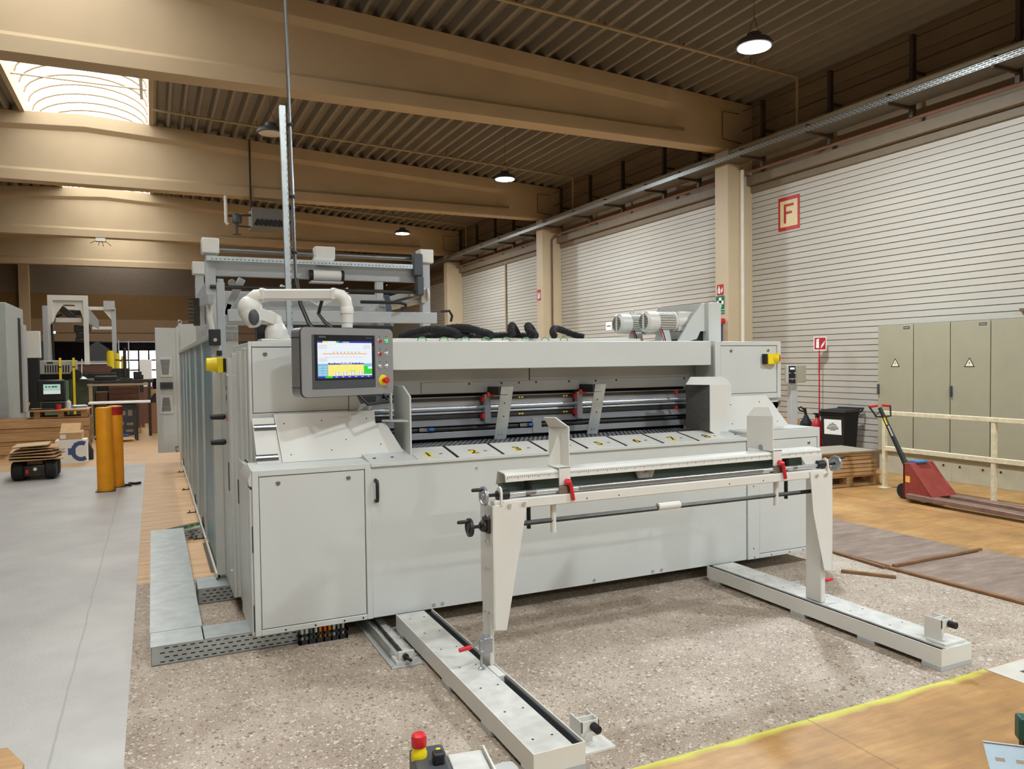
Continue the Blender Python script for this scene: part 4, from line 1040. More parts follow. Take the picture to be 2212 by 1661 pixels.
# threaded shaft with handwheels
b = MB().cyl((1.66, 3.69, 1.045), (3.99, 3.69, 1.045), .0125, seg=14); shf = b.build('adjusting_shaft', CHROME, st)
b = MB()
for x0, x1, r in ((2.13, 3.46, .016), (1.80, 1.86, .015), (3.72, 3.75, .015)): b.cyl((x0, 3.69, 1.045), (x1, 3.69, 1.045), r, seg=14)
b.build('shaft_sleeves', STEEL, shf)
for x in (1.64, 3.99):
    b = MB().prism([(x, 3.655, .99), (x, 3.655, 1.06), (x, 3.665, 1.083), (x, 3.685, 1.092), (x, 3.705, 1.083), (x, 3.715, 1.06), (x, 3.715, .99)], (.012, 0, 0)); b.build('shaft_plate', CREAM, st, bevel=.002)
MB().cyl((1.652, 3.69, 1.045), (1.70, 3.69, 1.045), .026, seg=18).cyl((1.638, 3.69, 1.045), (1.63, 3.69, 1.045), .024, seg=18).build('bearing', BLACK, st, bevel=.002)
MB().cyl((3.93, 3.69, 1.05), (3.99, 3.69, 1.05), .026, seg=18).build('bearing', BLACK, st, bevel=.002)
def handwheel(x, y, z, r, d, mat, spoke, knob):
    """wheel in the y-z plane; d = direction of its handle along x"""
    b = MB().lathe([(.010, -.010), (.018, -.010), (.020, -.004), (r * .75, -.002), (r * .82, -.008), (r, -.008), (r * 1.03, 0), (r, .008), (r * .82, .008), (r * .75, .002), (.02, .004), (.018, .010), (.010, .010)], (x, y, z), (d, 0, 0), 28)
    w = b.build('handwheel', mat, st)
    b = MB().lathe([(.005, 0), (.008, .008), (.010, .03), (.009, .06), (.004, .065)], (x + d * .008, y - .01, z + r * .72), (d, 0, 0), 12); b.build('wheel_handle', BLACK, w)
    MB().cyl((x, y, z), (x + spoke, y, z), .009, seg=10).build('wheel_shaft', BLACK, w)
handwheel(1.557, 3.69, 1.047, .05, -1, SILV, .08, 0)
handwheel(4.098, 3.69, 1.047, .05, 1, SILV, -.1, 0)
handwheel(1.487, 3.72, .882, .048, -1, BLACK, .06, 0)
b = MB().box(1.575, 1.594, 3.685, 3.765, .845, .925); b.lathe([(.032, 0), (.032, .015), (.02, .03)], (1.575, 3.722, .882), (-1, 0, 0), 18); b.build('flange_bearing', DARKST, st, bevel=.004)
b = MB().tube([(4.05, 3.80, .96 - .09), (4.07, 3.80, .87), (4.075, 3.80, .855), (4.13, 3.8, .86)], .011, 8); b.build('crank_handle', BLACK, st)
b = MB().loft([[(x, 3.72 + .014 * math.cos(PI / 3 * i), .873 + .014 * math.sin(PI / 3 * i)) for i in range(6)] for x in (1.60, 3.985)]); hx = b.build('hexagon_shaft', DARKST, st)
MB().cyl((2.684, 3.72, .873 + .008), (2.842, 3.72, .881), .022, seg=18).build('coupling_sleeve', CREAM, hx, bevel=.002)
# stop plates clamped on the rail
def stop_plate(x, d, label):
    """x = plane of the plate, d = side on which its clamp lies"""
    t = thing('stop_plate', label, 'stop plate', (x, 3.75, 1.107), 'stop plates on the guide rail')
    y0, y1 = 3.695, 3.93
    b = MB().prism([(x, y0, 1.162), (x, y1, 1.162), (x, y1, 1.372), (x, y0, 1.385)], (d * .008, 0, 0))
    b.prism([(x, y0, 1.385), (x, y1, 1.372), (x + d * .045, y1 - .02, 1.430), (x + d * .045, y0 + .075, 1.437)], (d * .006, 0, -.004))
    b.build('plate', CREAM, t, bevel=.0015)
    b = MB().prism([(x + d * .006, 3.79, 1.366), (x + d * .085, 3.79, 1.19), (x + d * .085, 3.79, 1.165), (x + d * .006, 3.79, 1.165)], (0, .006, 0)); b.build('gusset', CREAM, t, bevel=.001)
    a, c = sorted((x, x + d * .072))
    b = MB().box(a, c, 3.688, 3.83, 1.157, 1.166).box(a, c, 3.688, 3.697, 1.065, 1.166); b.build('clamp', CREAM, t, bevel=.003)
    if d > 0: MB().lathe([(.018, 0), (.018, .005)], (x, 3.80, 1.176), (-1, 0, 0), 12).build('screw_washer', SILV, t)
    m = (a + c) / 2
    b = MB().box(m - .045, m + .045, 3.675, 3.715, 1.022, 1.064); b.build('nut_block', STEEL, t, bevel=.003)
    b = MB().cyl((m + .01, 3.69, 1.086), (m + .01, 3.662, 1.086), .016, seg=14).cyl((m - .012, 3.668, 1.086), (m + .02, 3.66, 1.082), .014, seg=12)
    b.tube([(m + .012, 3.664, 1.086), (m + .022, 3.66, 1.06), (m + .034, 3.655, .985)], [.012, .011, .010], 10); b.build('red_lever', RED, t)
stop_plate(2.08, -1, 'white stop plate with gusset at the left of the guide rail, red clamping lever')
stop_plate(3.555, 1, 'white stop plate at the right of the guide rail, broad face towards the left')
# toggle clamps at the feet of the posts
def toggle(x, y, z, label):
    t = thing('toggle_clamp', label, 'clamp', (x, y, z), 'red handled toggle clamps at the post feet')
    MB().lathe([(.018, 0), (.02, .004), (.008, .012), (.007, .09)], (x, y, z), (0, 0, 1), 16).build('spindle', SILV, t)
    b = MB().box(x - .012, x + .012, y - .012, y + .012, z + .085, z + .155).box(x + .012, x + .062, y - .008, y + .05, z + .08, z + .16).cyl((x, y, z + .08), (x, y, z + .10), .016, seg=12); b.build('body', SILV, t, bevel=.003)
    b = MB().prism([(x + .02, y, z + .15), (x - .01, y, z + .135), (x - .06, y, z + .115), (x - .06, y, z + .135), (x - .025, y, z + .15), (x - .005, y, z + .182), (x + .02, y, z + .185)], (0, .006, 0)); b.build('lever', SILV, t)
    MB().tube([(x - .055, y + .003, z + .124), (x - .07, y + .003, z + .124), (x - .125, y + .003, z + .118)], [.009, .012, .011], 10).build('grip', RED, t)
toggle(1.545, 3.72, .122, 'red handled toggle clamp at the foot of the left post')
t2 = toggle
b = thing('toggle_clamp', 'red handled toggle clamp behind the foot of the right post', 'clamp', (4.05, 3.74, .122), 'red handled toggle clamps at the post feet')
MB().lathe([(.018, 0), (.02, .004), (.008, .012), (.007, .09)], (4.055, 3.76, .122), (0, 0, 1), 16).build('spindle', CHROME, b)
MB().box(4.02, 4.068, 3.748, 3.772, .21, .28).build('body', CHROME, b, bevel=.003)
MB().tube([(4.05, 3.76, .25), (4.09, 3.76, .245), (4.145, 3.76, .25)], [.009, .012, .011], 10).build('grip', RED, b)

# ------------------------------------------------------------------ cable trays on the floor at the left
def tray(name_label, x0, x1, y0, y1, z1, lid, side_y=None, side_x=None):
    t = thing('floor_cable_tray', name_label, 'cable tray', ((x0 + x1) / 2, (y0 + y1) / 2, 0), 'galvanised cable trays on the floor')
    b = MB().box(x0, x1, y0, y1, 0, .003)
    b.box(x0, x0 + .002, y0, y1, 0, z1).box(x1 - .002, x1, y0, y1, 0, z1)
    if side_y is not None: b.box(x0, x1, y0, y0 + .002, 0, z1).box(x0, x1, y1 - .002, y1, 0, z1)
    b.build('trough', GALV, t, smooth=False)
    if lid: MB().prism([(x0 - .004, y0 - .004, z1), (x1 + .004, y0 - .004, z1), (x1 + .004, y1, z1), (x0 - .004, y1, z1)], (0, 0, .002)).build('lid', GALV, t, smooth=False)
    return t
def slots_y(t, x0, x1, y, z0, z1, rows, step=.047, ln=.026):
    b = MB()
    for r in range(rows):
        z = z0 + (z1 - z0) * (r + .5) / rows; x = x0 + .03 + (r % 2) * step / 2
        while x < x1 - .03: b.box(x, x + ln, y - .001, y + .0005, z - .0035, z + .0035); x += step
    b.build('slots', BLACK, t, smooth=False)['kind'] = 'stuff'
ta = tray('long galvanised cable tray with closed lid on the floor left of the machine', -.05, .24, 5.16, 8.38, .115, True, 1)
tb = tray('galvanised cable tray along the front, leading under the control cabinet', -.047, .86, 4.895, 5.15, .112, False, 1)
slots_y(tb, -.03, .86, 4.895, .005, .11, 4)
MB().prism([(-.05, 4.892, .113), (.237, 4.892, .113), (.237, 5.155, .113), (-.05, 5.155, .113)], (0, 0, .002)).build('lid', GALV, tb, smooth=False)
MB().prism([(.245, 4.90, .112), (.60, 4.90, .112), (.60, 5.145, .112), (.245, 5.145, .112)], (0, 0, .002)).build('short_lid', GALV, tb, smooth=False)
tc_ = tray('short galvanised cable tray linking the long one to the machine side', .262, .66, 6.02, 6.32, .112, False, 1)
slots_y(tc_, .262, .66, 6.02, .01, .105, 4)
MB().box(.265, .66, 6.024, 6.32, .112, .114).build('lid', GALV, tc_, smooth=False)
MB().box(.262, .40, 6.014, 6.02, .055, .062).build('joint_strip', GALV, tc_, smooth=False)
Mt = Matrix.Translation((.22, 8.42, 0)) @ Matrix.Rotation(math.radians(36), 4, 'Z')
t = thing('floor_cable_tray', 'open galvanised tray with green and blue cables at the far end of the lidded one', 'cable tray', (.22, 8.42, 0), 'galvanised cable trays on the floor')
b = MB(Mt).box(-.20, .42, -.13, .13, 0, .003).box(-.20, .42, -.13, -.128, 0, .10).box(-.20, .42, .128, .13, 0, .10); b.build('trough', GALV, t, smooth=False)
b = MB(Mt)
for r in range(3):
    for k in range(7):
        b.box(-.16 + k * .075 + (r % 2) * .03, -.12 + k * .075 + (r % 2) * .03, -.1305, -.1275, .02 + r * .026, .028 + r * .026).box(-.16 + k * .075, -.12 + k * .075, .1275, .1305, .02 + r * .026, .028 + r * .026)
b.build('slots', BLACK, t, smooth=False)['kind'] = 'stuff'
for k, (m, lb) in enumerate(((paint('green_yellow_cable', (110, 190, 60), .5), 'green cable lying in the open floor tray'), (BLUE, 'blue cable lying in the open floor tray'), (GREYD, 'grey cable lying in the open floor tray beside the green one'), (paint('olive_cable', (140, 170, 60), .5), 'olive cable lying in the open floor tray'))):
    tag(MB(Mt).tube([(-.18, -.07 + .045 * k, .05), (0, -.03 + .03 * k, .06), (.4, -.08 + .05 * k, .065)], .014, 6).build('cable', m), lb, 'cable')
# crate of electric blocks under the cabinet
t = thing('plastic_crate', 'small black plastic crate filled with white, green and orange strips under the control cabinet', 'crate', (.94, 4.95, 0))
b = MB().box(.785, 1.09, 4.84, 5.05, 0, .012)
for y in (4.84, 5.046): b.box(.785, 1.09, y, y + .004, .012, .03).box(.785, 1.09, y, y + .004, .05, .066)
for k in range(7): b.box(.79 + k * .048, .80 + k * .048, 4.84, 4.844, .0, .066)
b.box(.785, .789, 4.84, 5.05, 0, .066).box(1.086, 1.09, 4.84, 5.05, 0, .066)
b.build('crate_body', RUBBER, t, smooth=False)
ws = [WHITE, WHITE, GREENM, WHITE, ORNG, paint('orange_strip', (236, 110, 50), .5), ORNG, WHITE, GREYD, WHITE]
for k in range(10):
    tag(MB().box(.80 + k * .0285, .816 + k * .0285, 4.86, 5.03, .014, .098).build('connector_strip', ws[k], bevel=.003), ('white connector strip standing in the black crate', 'white connector strip standing in the black crate', 'green connector strip standing in the black crate', 'white connector strip standing in the black crate', 'orange-yellow connector strip standing in the black crate', 'orange-red connector strip standing in the black crate', 'orange-yellow connector strip standing in the black crate', 'white connector strip standing in the black crate', 'grey connector strip standing in the black crate', 'white connector strip standing in the black crate')[k], 'connector strip', 'connector strips in the black crate')

# ------------------------------------------------------------------ guard fence along the left side
FENCE = bpy.data.materials.new('blue_grey_mesh_panel'); FENCE.use_nodes = True
N, L = nodes(FENCE); pb = N['Principled BSDF']; pb.inputs['Roughness'].default_value = .35
tc = N.new('ShaderNodeTexCoord'); sp = N.new('ShaderNodeSeparateXYZ'); L.new(tc.outputs['Object'], sp.inputs[0])
fr = mathn(N, L, 'FRACT', mathn(N, L, 'MULTIPLY', sp.outputs[2], 28.0)); ln = mathn(N, L, 'LESS_THAN', fr, .12)
pn = noise(N, L, stretchv(N, L, tc.outputs['Object'], (1, 1.5, .3)), 2.0, 2)
rr = ramp(N, [(.35, (84, 130, 146)), (.65, (122, 158, 166))]); L.new(pn, rr.inputs[0])
L.new(mix(N, L, mathn(N, L, 'MULTIPLY', ln, .4), rr.outputs[0], lin((190, 200, 196))), pb.inputs['Base Color'])
gf = thing('guard_fence', 'blue-grey mesh guard fence with pale posts along the left side of the machine', 'fence', (.43, 10.2, 0))
ALU = paint('aluminium_profile', (206, 208, 202), .35, .3, var=.04)
ys_ = [6.28, 7.67, 8.93, 10.35, 11.5, 12.6, 14.1]
for k in range(6):
    MB().box(.428, .436, ys_[k] + .02, ys_[k + 1] - .02, .16, 1.97).build('mesh_panel', FENCE, gf, smooth=False)
for k, y in enumerate(ys_):
    MB().box(.412, .45 if k else .475, y - .03, y + .03, .14, 1.99).build('post', ALU, gf, bevel=.003)
MB().box(.405, .455, 6.2, 14.12, 1.96, 2.0).build('top_rail', ALU, gf, bevel=.004)
for k in range(6):
    MB().box(.40, .415, 6.22 + k * 1.31, 6.22 + k * 1.31 + 1.27, .125, .165).build('bottom_strip', CREAM, gf, bevel=.004)
for y in (6.3, 8.31, 9.84, 11.7, 13.7):
    b = MB().box(.42, .436, y - .02, y + .02, 0, .22).box(.33, .44, y - .02, y + .02, 0, .008); b.cyl((.36, y, .008), (.36, y, .03), .006, seg=6)
    b.build('foot', BLACK, gf, smooth=False)
MB().box(.39, .47, 6.14, 6.24, 1.90, 2.02).box(.44, .47, 6.05, 6.2, 1.82, 1.86).build('interlock_switch', BLACK, gf, bevel=.004)
MB().lathe([(.014, 0), (.014, .004)], (.43, 6.14, 1.94), (0, -1, 0), 12).build('interlock_screw', CHROME, gf)

# ------------------------------------------------------------------ switch cabinet with open door behind the fence
sc = thing('switch_cabinet', 'pale grey switch cabinet with open ventilated door beyond the guard fence', 'cabinet', (.6, 14.9, .12))
MB().box(.42, 1.4, 14.5, 15.2, 0, 2.47).build('body', GREY, sc, bevel=.004)
MB().box(.74, 1.4, 14.46, 14.5, 2.2, 2.44).build('top_box', GALV, sc)
dr = MB().box(.052, .40, 14.42, 14.45, .26, 2.40).box(.38, .42, 14.40, 14.46, .26, 2.42).build('door', GREY, sc, bevel=.004)
def px_(px, py): return None
for z0, z1, flip in ((1.56, 1.90, 1), (.93, 1.25, 0)):
    MB().box(.11, .31, 14.40, 14.42, z0, z1).build('vent_frame', CREAM, dr, bevel=.004)
    b = MB()
    for k in range(12):
        f = k / 11; z = z0 + .05 + (z1 - z0 - .1) * f; w = .05 + .025 * (f if flip else 1 - f)
        b.box(.20 - w, .20 + w, 14.398, 14.40, z - .006, z + .006)
    b.build('vent_slots', DGREY, dr, smooth=False)['kind'] = 'stuff'
MB().box(.11, .31, 14.39, 14.42, 1.355, 1.47).build('control_strip', DGREY, dr, bevel=.003)
MB().cyl((.18, 14.39, 1.41), (.18, 14.375, 1.41), .014, seg=12).build('door_lock', BLACK, dr)
MB().tube([(.45 + .03 * math.cos(2 * PI * i / 12), 14.6, 2.515 + .03 * math.sin(2 * PI * i / 12)) for i in range(12)], .008, 6, closed=True).cyl((.45, 14.6, 2.47), (.45, 14.6, 2.49), .012, seg=8).build('lifting_eye', CHROME, sc)
MB().tube([(.40, 14.42, .36), (.33, 14.40, .35), (.34, 14.40, .27), (.42, 14.42, .28)], .007, 6).build('earth_cable', BLACK, sc)

# ------------------------------------------------------------------ stacking gantry behind the machine
gy = 10.7
ga = thing('stacking_gantry', 'tall pale grey steel gantry frame standing behind the machine', 'gantry', (2.2, gy, 0))
LG = paint('gantry_grey_paint', (172, 177, 178), .45, var=.03)
for x0, x1 in ((.63, .795), (3.57, 3.73)):
    for y in (gy, 13.2):
        b = MB().box(x0 + .02, x1 - .02, y, y + .14, 0, 3.24); p = b.build('post', LG, ga, bevel=.006)
        c = MB().box(x0 - .02, x1 + .03, y - .04, y + .18, 3.2, 3.40).build('post_cap', CREAM, p, bevel=.015)
b = MB().box(.7, 3.66, gy + .02, gy + .06, 2.94, 3.12).box(.7, 3.66, gy + .02, gy + .12, 2.92, 2.95); b.build('front_beam', LG, ga, bevel=.004)
b = MB().box(.66, 3.45, gy - .10, gy - .04, 3.10, 3.16); b.build('cable_duct', GALV, ga, smooth=False)
b = MB()
for k in range(54): b.box(.72 + k * .05, .742 + k * .05, gy - .102, gy - .10, 3.118, 3.128)
b.build('duct_slots', DGREY, ga, smooth=False)['kind'] = 'stuff'
MB().cyl((.75, gy + .1, 3.27), (3.6, gy + .1, 3.27), .035, seg=12).build('upper_pipe', STEEL, ga)
MB().cyl((.70, gy - .02, 2.77), (3.62, gy - .02, 2.77), .025, seg=12).build('drive_shaft', DARKST, ga)
b = MB().box(2.05, 2.32, gy - .06, gy + .14, 3.18, 3.36).box(2.03, 2.30, gy - .07, gy + .12, 3.14, 3.2); mtr = b.build('drive_box', CREAM, ga, bevel=.012)
MB().cyl((2.02, gy, 2.97), (2.40, gy, 2.97), .075, seg=18).build('drive_motor', CREAM, mtr)
MB().cyl((2.40, gy, 2.97), (2.44, gy, 2.97), .078, seg=18).build('motor_cap', BLACK, mtr)
MB().cyl((1.97, gy, 2.97), (2.02, gy, 2.97), .07, seg=14).build('motor_cap', BLACK, mtr)
MB().box(1.98, 2.42, gy - .08, gy + .08, 2.86, 2.885).build('motor_plate', LG, mtr)
b = MB().box(3.42, 3.57, gy - .12, gy - .02, 3.0, 3.32).box(3.47, 3.58, gy - .12, gy, 2.72, 3.0); b.build('bearing_housing', DGREY, ga, bevel=.02)
b = MB().box(3.56, 3.64, gy - .05, gy - .01, 2.62, 2.84); b.lathe([(.1, 0), (.1, .03)], (3.63, gy - .03, 2.74), (1, 0, 0), 16); b.build('belt_pulley', CREAM, ga, bevel=.01)
# carriage between the gantry frames
b = MB().box(1.0, 3.3, 12.2, 12.3, 2.62, 2.86).box(1.0, 3.3, 12.2, 12.5, 2.60, 2.63); b.build('carriage_beam', LG, ga, bevel=.004)
b = MB().prism([(1.05, 11.6, 2.78), (2.0, 11.6, 2.78), (2.25, 11.6, 2.62), (3.1, 11.6, 2.62), (3.2, 11.6, 2.75), (3.35, 11.6, 2.75), (3.35, 11.6, 2.55), (1.05, 11.6, 2.55)], (0, .05, 0)); b.build('carriage_plate', LG, ga, bevel=.003)
b = MB().box(1.5, 2.6, 11.4, 11.5, 2.44, 2.52).box(.9, 3.3, 11.2, 11.3, 2.30, 2.40); b.build('gripper_bar', LG, ga, bevel=.003)
b = MB().obox((2.35, 11.8, 2.66), (.95, .06, .08), Matrix.Rotation(-.5, 3, 'Y')).obox((2.15, 11.9, 2.70), (.9, .06, .08), Matrix.Rotation(.5, 3, 'Y')); b.build('brace', CREAM, ga, bevel=.004)
b = MB().obox((1.02, 11.1, 2.68), (.10, .08, .55), Matrix.Rotation(.45, 3, 'Y')).obox((.92, 11.1, 2.42), (.08, .08, .35), Matrix.Rotation(.3, 3, 'Y')); b.lathe([(.05, 0), (.05, .06)], (1.0, 11.06, 2.86), (0, -1, 0), 14); b.build('lift_arm', LG, ga, bevel=.012)
b = MB().box(3.02, 3.10, 11.0, 11.1, 2.1, 2.6).box(3.16, 3.2, 11.0, 11.1, 2.1, 2.7).obox((3.14, 11.02, 2.62), (.2, .12, .1)); b.build('lift_arm', LG, ga, bevel=.006)
b = MB()
for k in range(6): b.tube([(3.10 + .012 * k, 10.98, 2.75), (3.13 + .015 * k, 10.95, 2.55 - .02 * k), (3.12 + .012 * k, 10.98, 2.35), (3.15, 11.0, 2.2)], .012, 6)
b.build('hose_bundle', paint('blue_grey_hose', (96, 120, 150), .5), ga)
b = MB().box(3.4, 3.62, gy + .1, 13.3, 2.72, 2.80).box(3.42, 3.60, gy + .1, 13.3, 2.62, 2.68); b.build('side_rail', LG, ga, bevel=.004)
b = MB().box(.66, .76, gy + .1, 13.3, 2.72, 2.86); b.build('side_rail', LG, ga, bevel=.004)
b = MB().box(.86, 3.58, gy - .65, gy - .55, 2.29, 2.44); b.build('lower_beam', LG, ga, bevel=.006)
b = MB().box(1.3, 3.2, gy + .2, gy + .5, 2.08, 2.30); b.build('suction_head', BLACK, ga, bevel=.01)
b = MB().tube([(2.5, gy - .7, 2.56), (3.05, gy - .7, 2.56), (3.12, gy - .7, 2.54), (3.12, gy - .7, 2.50), (3.05, gy - .7, 2.48)], .022, 8); b.build('energy_chain', BLACK, ga)
b = MB().tube([(3.66, gy - .6, 2.46), (3.78, gy - .6, 2.47), (3.82, gy - .6, 2.40), (3.80, gy - .6, 2.32)], .018, 8); b.build('hose', BLACK, ga)
b = MB().box(.58, .66, 12.3, 12.6, 2.35, 2.75)
for k in range(7): b.box(.50, .60, 12.28, 12.42, 2.38 + k * .055, 2.41 + k * .055)
b.build('chain_link_guide', DARKST, ga, smooth=False)
b = MB().box(.66, .74, 9.0, 9.08, 1.2, 2.66); b.cyl((.70, 9.04, 2.66), (.70, 9.04, 2.70), .035, seg=10); b.build('front_left_post', LG, ga, bevel=.004)
b = MB().tube([(.62, 9.3, 2.5), (.60, 9.3, 2.3), (.63, 9.25, 2.1), (.64, 9.25, 1.95)], .03, 8); b.build('white_hose', CREAM, ga)
MB().obox((.60, 9.9, 2.53), (.06, 1.6, .12), Matrix.Rotation(.06, 3, 'X')).build('left_arm_beam', LG, ga, bevel=.006)

# ------------------------------------------------------------------ tall strut and supply pipe above the machine
t = thing('supply_strut', 'tall galvanised slotted strut rising above the machine with a thin supply pipe', 'strut', (.96, 6.0, 1.9))
b = MB().loft([[(.936 + a, 6.0 + c, 1.897) for a, c in ((0, 0), (.042, 0), (.042, .04), (0, .04))], [(.912 + a, 6.0 + c, 3.70) for a, c in ((0, 0), (.042, 0), (.042, .04), (0, .04))]]); s = b.build('slotted_strut', GALV, t)
b = MB()
for k in range(38):
    z = 1.95 + k * .045; x = .945 - .033 * (z - 1.2) / 2.5 + .036
    b.box(x, x + .003, 5.9985, 6.0, z, z + .022)
b.build('slots', DGREY, s, smooth=False)['kind'] = 'stuff'
MB().tube([(1.005, 6.0, 2.35), (.982, 6.0, 3.7), (.955, 6.0, 5.4), (.94, 6.0, 7.0)], .013, 8).build('pipe', STEEL, t)
for z in (2.6, 3.02, 3.56):
    MB().lathe([(.02, -.012), (.024, -.006), (.024, .006), (.02, .012)], (1.003 - .016 * (z - 2.35), 6.0, z), (0, 0, 1), 12).build('pipe_clamp', BLACK, t)
MB().tube([(1.003, 5.99, 2.40), (1.02, 5.9, 2.20), (1.06, 5.8, 2.05), (1.10, 5.7, 1.98)], .016, 8).build('supply_hose', BLACK, t)
MB().lathe([(.006, 0), (.035, .02), (.035, .03), (.01, .05)], (.955, 6.0, 1.95), (-1, 0, 0), 12).build('wing_nut', CREAM, t)
# ------------------------------------------------------------------ electrical cabinets along the right wall
cy = [8.205, 7.603, 7.034, 6.47, 5.87, 5.27]
names = ('leftmost khaki electrical cabinet, with warning triangle and handle at its left edge', 'khaki electrical cabinet second from the left, plain door without triangle', 'khaki electrical cabinet third from the left, with warning triangle and mid handle', 'khaki electrical cabinet cut by the right edge of the picture')
TRI = paint('sign_cream', (232, 226, 190), .5)
for k in range(4):
    y1, y0 = cy[k], cy[k + 1]
    t = thing('electrical_cabinet', names[k], 'cabinet', (10.2, (y0 + y1) / 2, 0), 'khaki electrical cabinets')
    MB().box(10.02, 10.36, y0 + .002, y1 - .002, .30, 2.225).build('body', KHAKI, t, bevel=.004)
    MB().box(10.04, 10.36, y0, y1, 0, .31).build('plinth', paint('plinth_khaki', (176, 170, 146), .55), t, bevel=.004)
    d = MB().box(10.0, 10.02, y0 + .006, y1 - .006, .335, 2.222).build('door', KHAKI, t, bevel=.003)
    b = MB()
    for yy in (y0 + .12, y1 - .12): b.cyl((10.04, yy, .22), (10.032, yy, .22), .014, seg=10)
    b.build('plinth_bolts', DARKST, t)['kind'] = 'stuff'
    if k in (0, 2):
        MB().box(9.965, 10.0, y1 - .035, y1 - .01, 1.19, 1.34).build('door_handle', DGREY, d, bevel=.004)
        cyy = (7.9, 6.757)[k // 2]
        b = MB().prism([(9.999, cyy + .075, 1.60), (9.999, cyy - .075, 1.60), (9.999, cyy, 1.73)], (-.001, 0, 0)); b.mi = 1
        b.prism([(9.998, cyy + .056, 1.611), (9.998, cyy - .056, 1.611), (9.998, cyy, 1.708)], (-.0008, 0, 0)); b.mi = 0
        b.prism([(9.9972, cyy - .004, 1.685), (9.9972, cyy + .012, 1.65), (9.9972, cyy + .0, 1.652), (9.9972, cyy + .008, 1.622), (9.9972, cyy - .012, 1.66), (9.9972, cyy + .0, 1.658)], (-.0006, 0, 0))
        b.build('warning_triangle', [BLACK, TRI], d, smooth=False)
        yl = (7.715, 6.575)[k // 2]
        b = MB().box(9.998, 10.0, yl - .05, yl + .05, 2.155, 2.19); b.mi = 1; b.box(9.997, 9.998, yl - .04, yl + .04, 2.166, 2.178)
        b.build('name_plate', [BLACK, GREYD], d, smooth=False)
tag(MB().box(10.40, 10.45, 4.4, 6.35, 2.33, 2.37).build('wall_rail', PIPER), 'dark brown rail on the wall above the rightmost electrical cabinet', 'rail')

# ------------------------------------------------------------------ handrail in front of them
RAILP = paint('chipped_cream_paint', (214, 204, 172), .6, var=.14, scale=18)
t = thing('handrail', 'chipped cream tubular handrail in front of the electrical cabinets', 'railing', (8.85, 5.6, 0))
for y in (7.15, 5.677, 4.2): 
    p = MB().box(8.825, 8.875, y - .025, y + .025, 0, 1.0).build('post', RAILP, t, bevel=.004)
    MB().box(8.79, 8.91, y - .06, y + .06, 0, .008).build('foot_plate', RAILP, p)
MB().box(8.82, 8.88, 4.0, 7.18, .975, 1.03).build('top_rail', RAILP, t, bevel=.005)
MB().box(8.82, 8.88, 4.0, 7.13, .50, .56).build('middle_rail', RAILP, t, bevel=.005)

# ------------------------------------------------------------------ pallet truck
PR = paint('worn_red_paint', (142, 58, 50), .5, var=.2, scale=9)
pt = thing('pallet_truck', 'red hand pallet truck with black drawbar parked along the cream handrail', 'pallet truck', (8.42, 6.3, 0))
FK = paint('scuffed_fork_steel', (138, 112, 100), .45, .3, var=.2, scale=8)
for x0, x1 in ((8.16, 8.31), (8.51, 8.66)):
    b = MB().prism([(x0, 6.30, .045), (x0, 6.30, .105), (x0, 5.0, .09), (x0, 4.62, .075), (x0, 4.58, .05), (x0, 4.9, .04)], (x1 - x0, 0, 0)); b.build('fork', FK, pt, bevel=.006)
b = MB().prism([(8.22, 6.38, .05), (8.22, 6.38, .46), (8.22, 6.28, .47), (8.22, 6.0, .12), (8.22, 5.97, .09)], (.02, 0, 0))
b.prism([(8.60, 6.38, .05), (8.60, 6.38, .46), (8.60, 6.28, .47), (8.60, 6.0, .12), (8.60, 5.97, .09)], (.02, 0, 0))
b.prism([(8.22, 6.30, .47), (8.62, 6.30, .47), (8.64, 5.98, .10), (8.20, 5.98, .10)], (0, .012, 0)); b.box(8.22, 8.62, 6.36, 6.385, .05, .46)
b.build('mast_frame', PR, pt, bevel=.006)
b = MB().box(8.2195, 8.2205, 6.29, 6.35, .235, .31); b.build('yellow_sticker', paint('orange_sticker', (240, 190, 90), .5), pt, smooth=False)
MB().box(8.33, 8.51, 6.26, 6.42, .46, .485).box(8.34, 8.40, 6.385, 6.41, .38, .47).build('top_bracket', paint('blue_bracket', (72, 118, 160), .5, var=.15), pt, bevel=.004)
b = MB().cyl((8.42, 6.44, .12), (8.42, 6.44, .40), .05, seg=14).box(8.37, 8.47, 6.40, 6.50, .18, .26); b.build('hydraulic_pump', DARKST, pt, bevel=.004)
for x in (8.34, 8.46):
    w = MB().lathe([(.02, -.025), (.09, -.025), (.097, -.018), (.097, .018), (.09, .025), (.02, .025)], (x + .02, 6.47, .097), (1, 0, 0), 22); w.build('steering_wheel', RUBBER, pt)
h0, h1 = Vector((8.42, 6.47, .36)), Vector((8.40, 6.86, 1.10))
MB().tube([h0, h0.lerp(h1, .5), h1], [.034, .028, .024], 10).build('drawbar', BLACK, pt)
dv = (h1 - h0).normalized(); q = h0.lerp(h1, .80)
b = MB().obox(h0.lerp(h1, .78) + Vector((-.02, -.018, 0)), (.035, .006, .10), Matrix.Rotation(math.radians(-28), 3, 'X')); b.build('yellow_label', YEL, pt, smooth=False)
b = MB().obox(h0.lerp(h1, .62) + Vector((-.02, -.022, 0)), (.035, .006, .14), Matrix.Rotation(math.radians(-28), 3, 'X')); b.build('grey_label', GREYD, pt, smooth=False)
lo_ = h0.lerp(h1, .86)
b = MB().tube([h1 + Vector((-.19, 0, .02)), lo_ + Vector((-.13, 0, 0)), lo_ + Vector((0, 0, -.01)), lo_ + Vector((.13, 0, 0)), h1 + Vector((.19, 0, .02))], .011, 8); b.build('handle_loop', BLACK, pt)
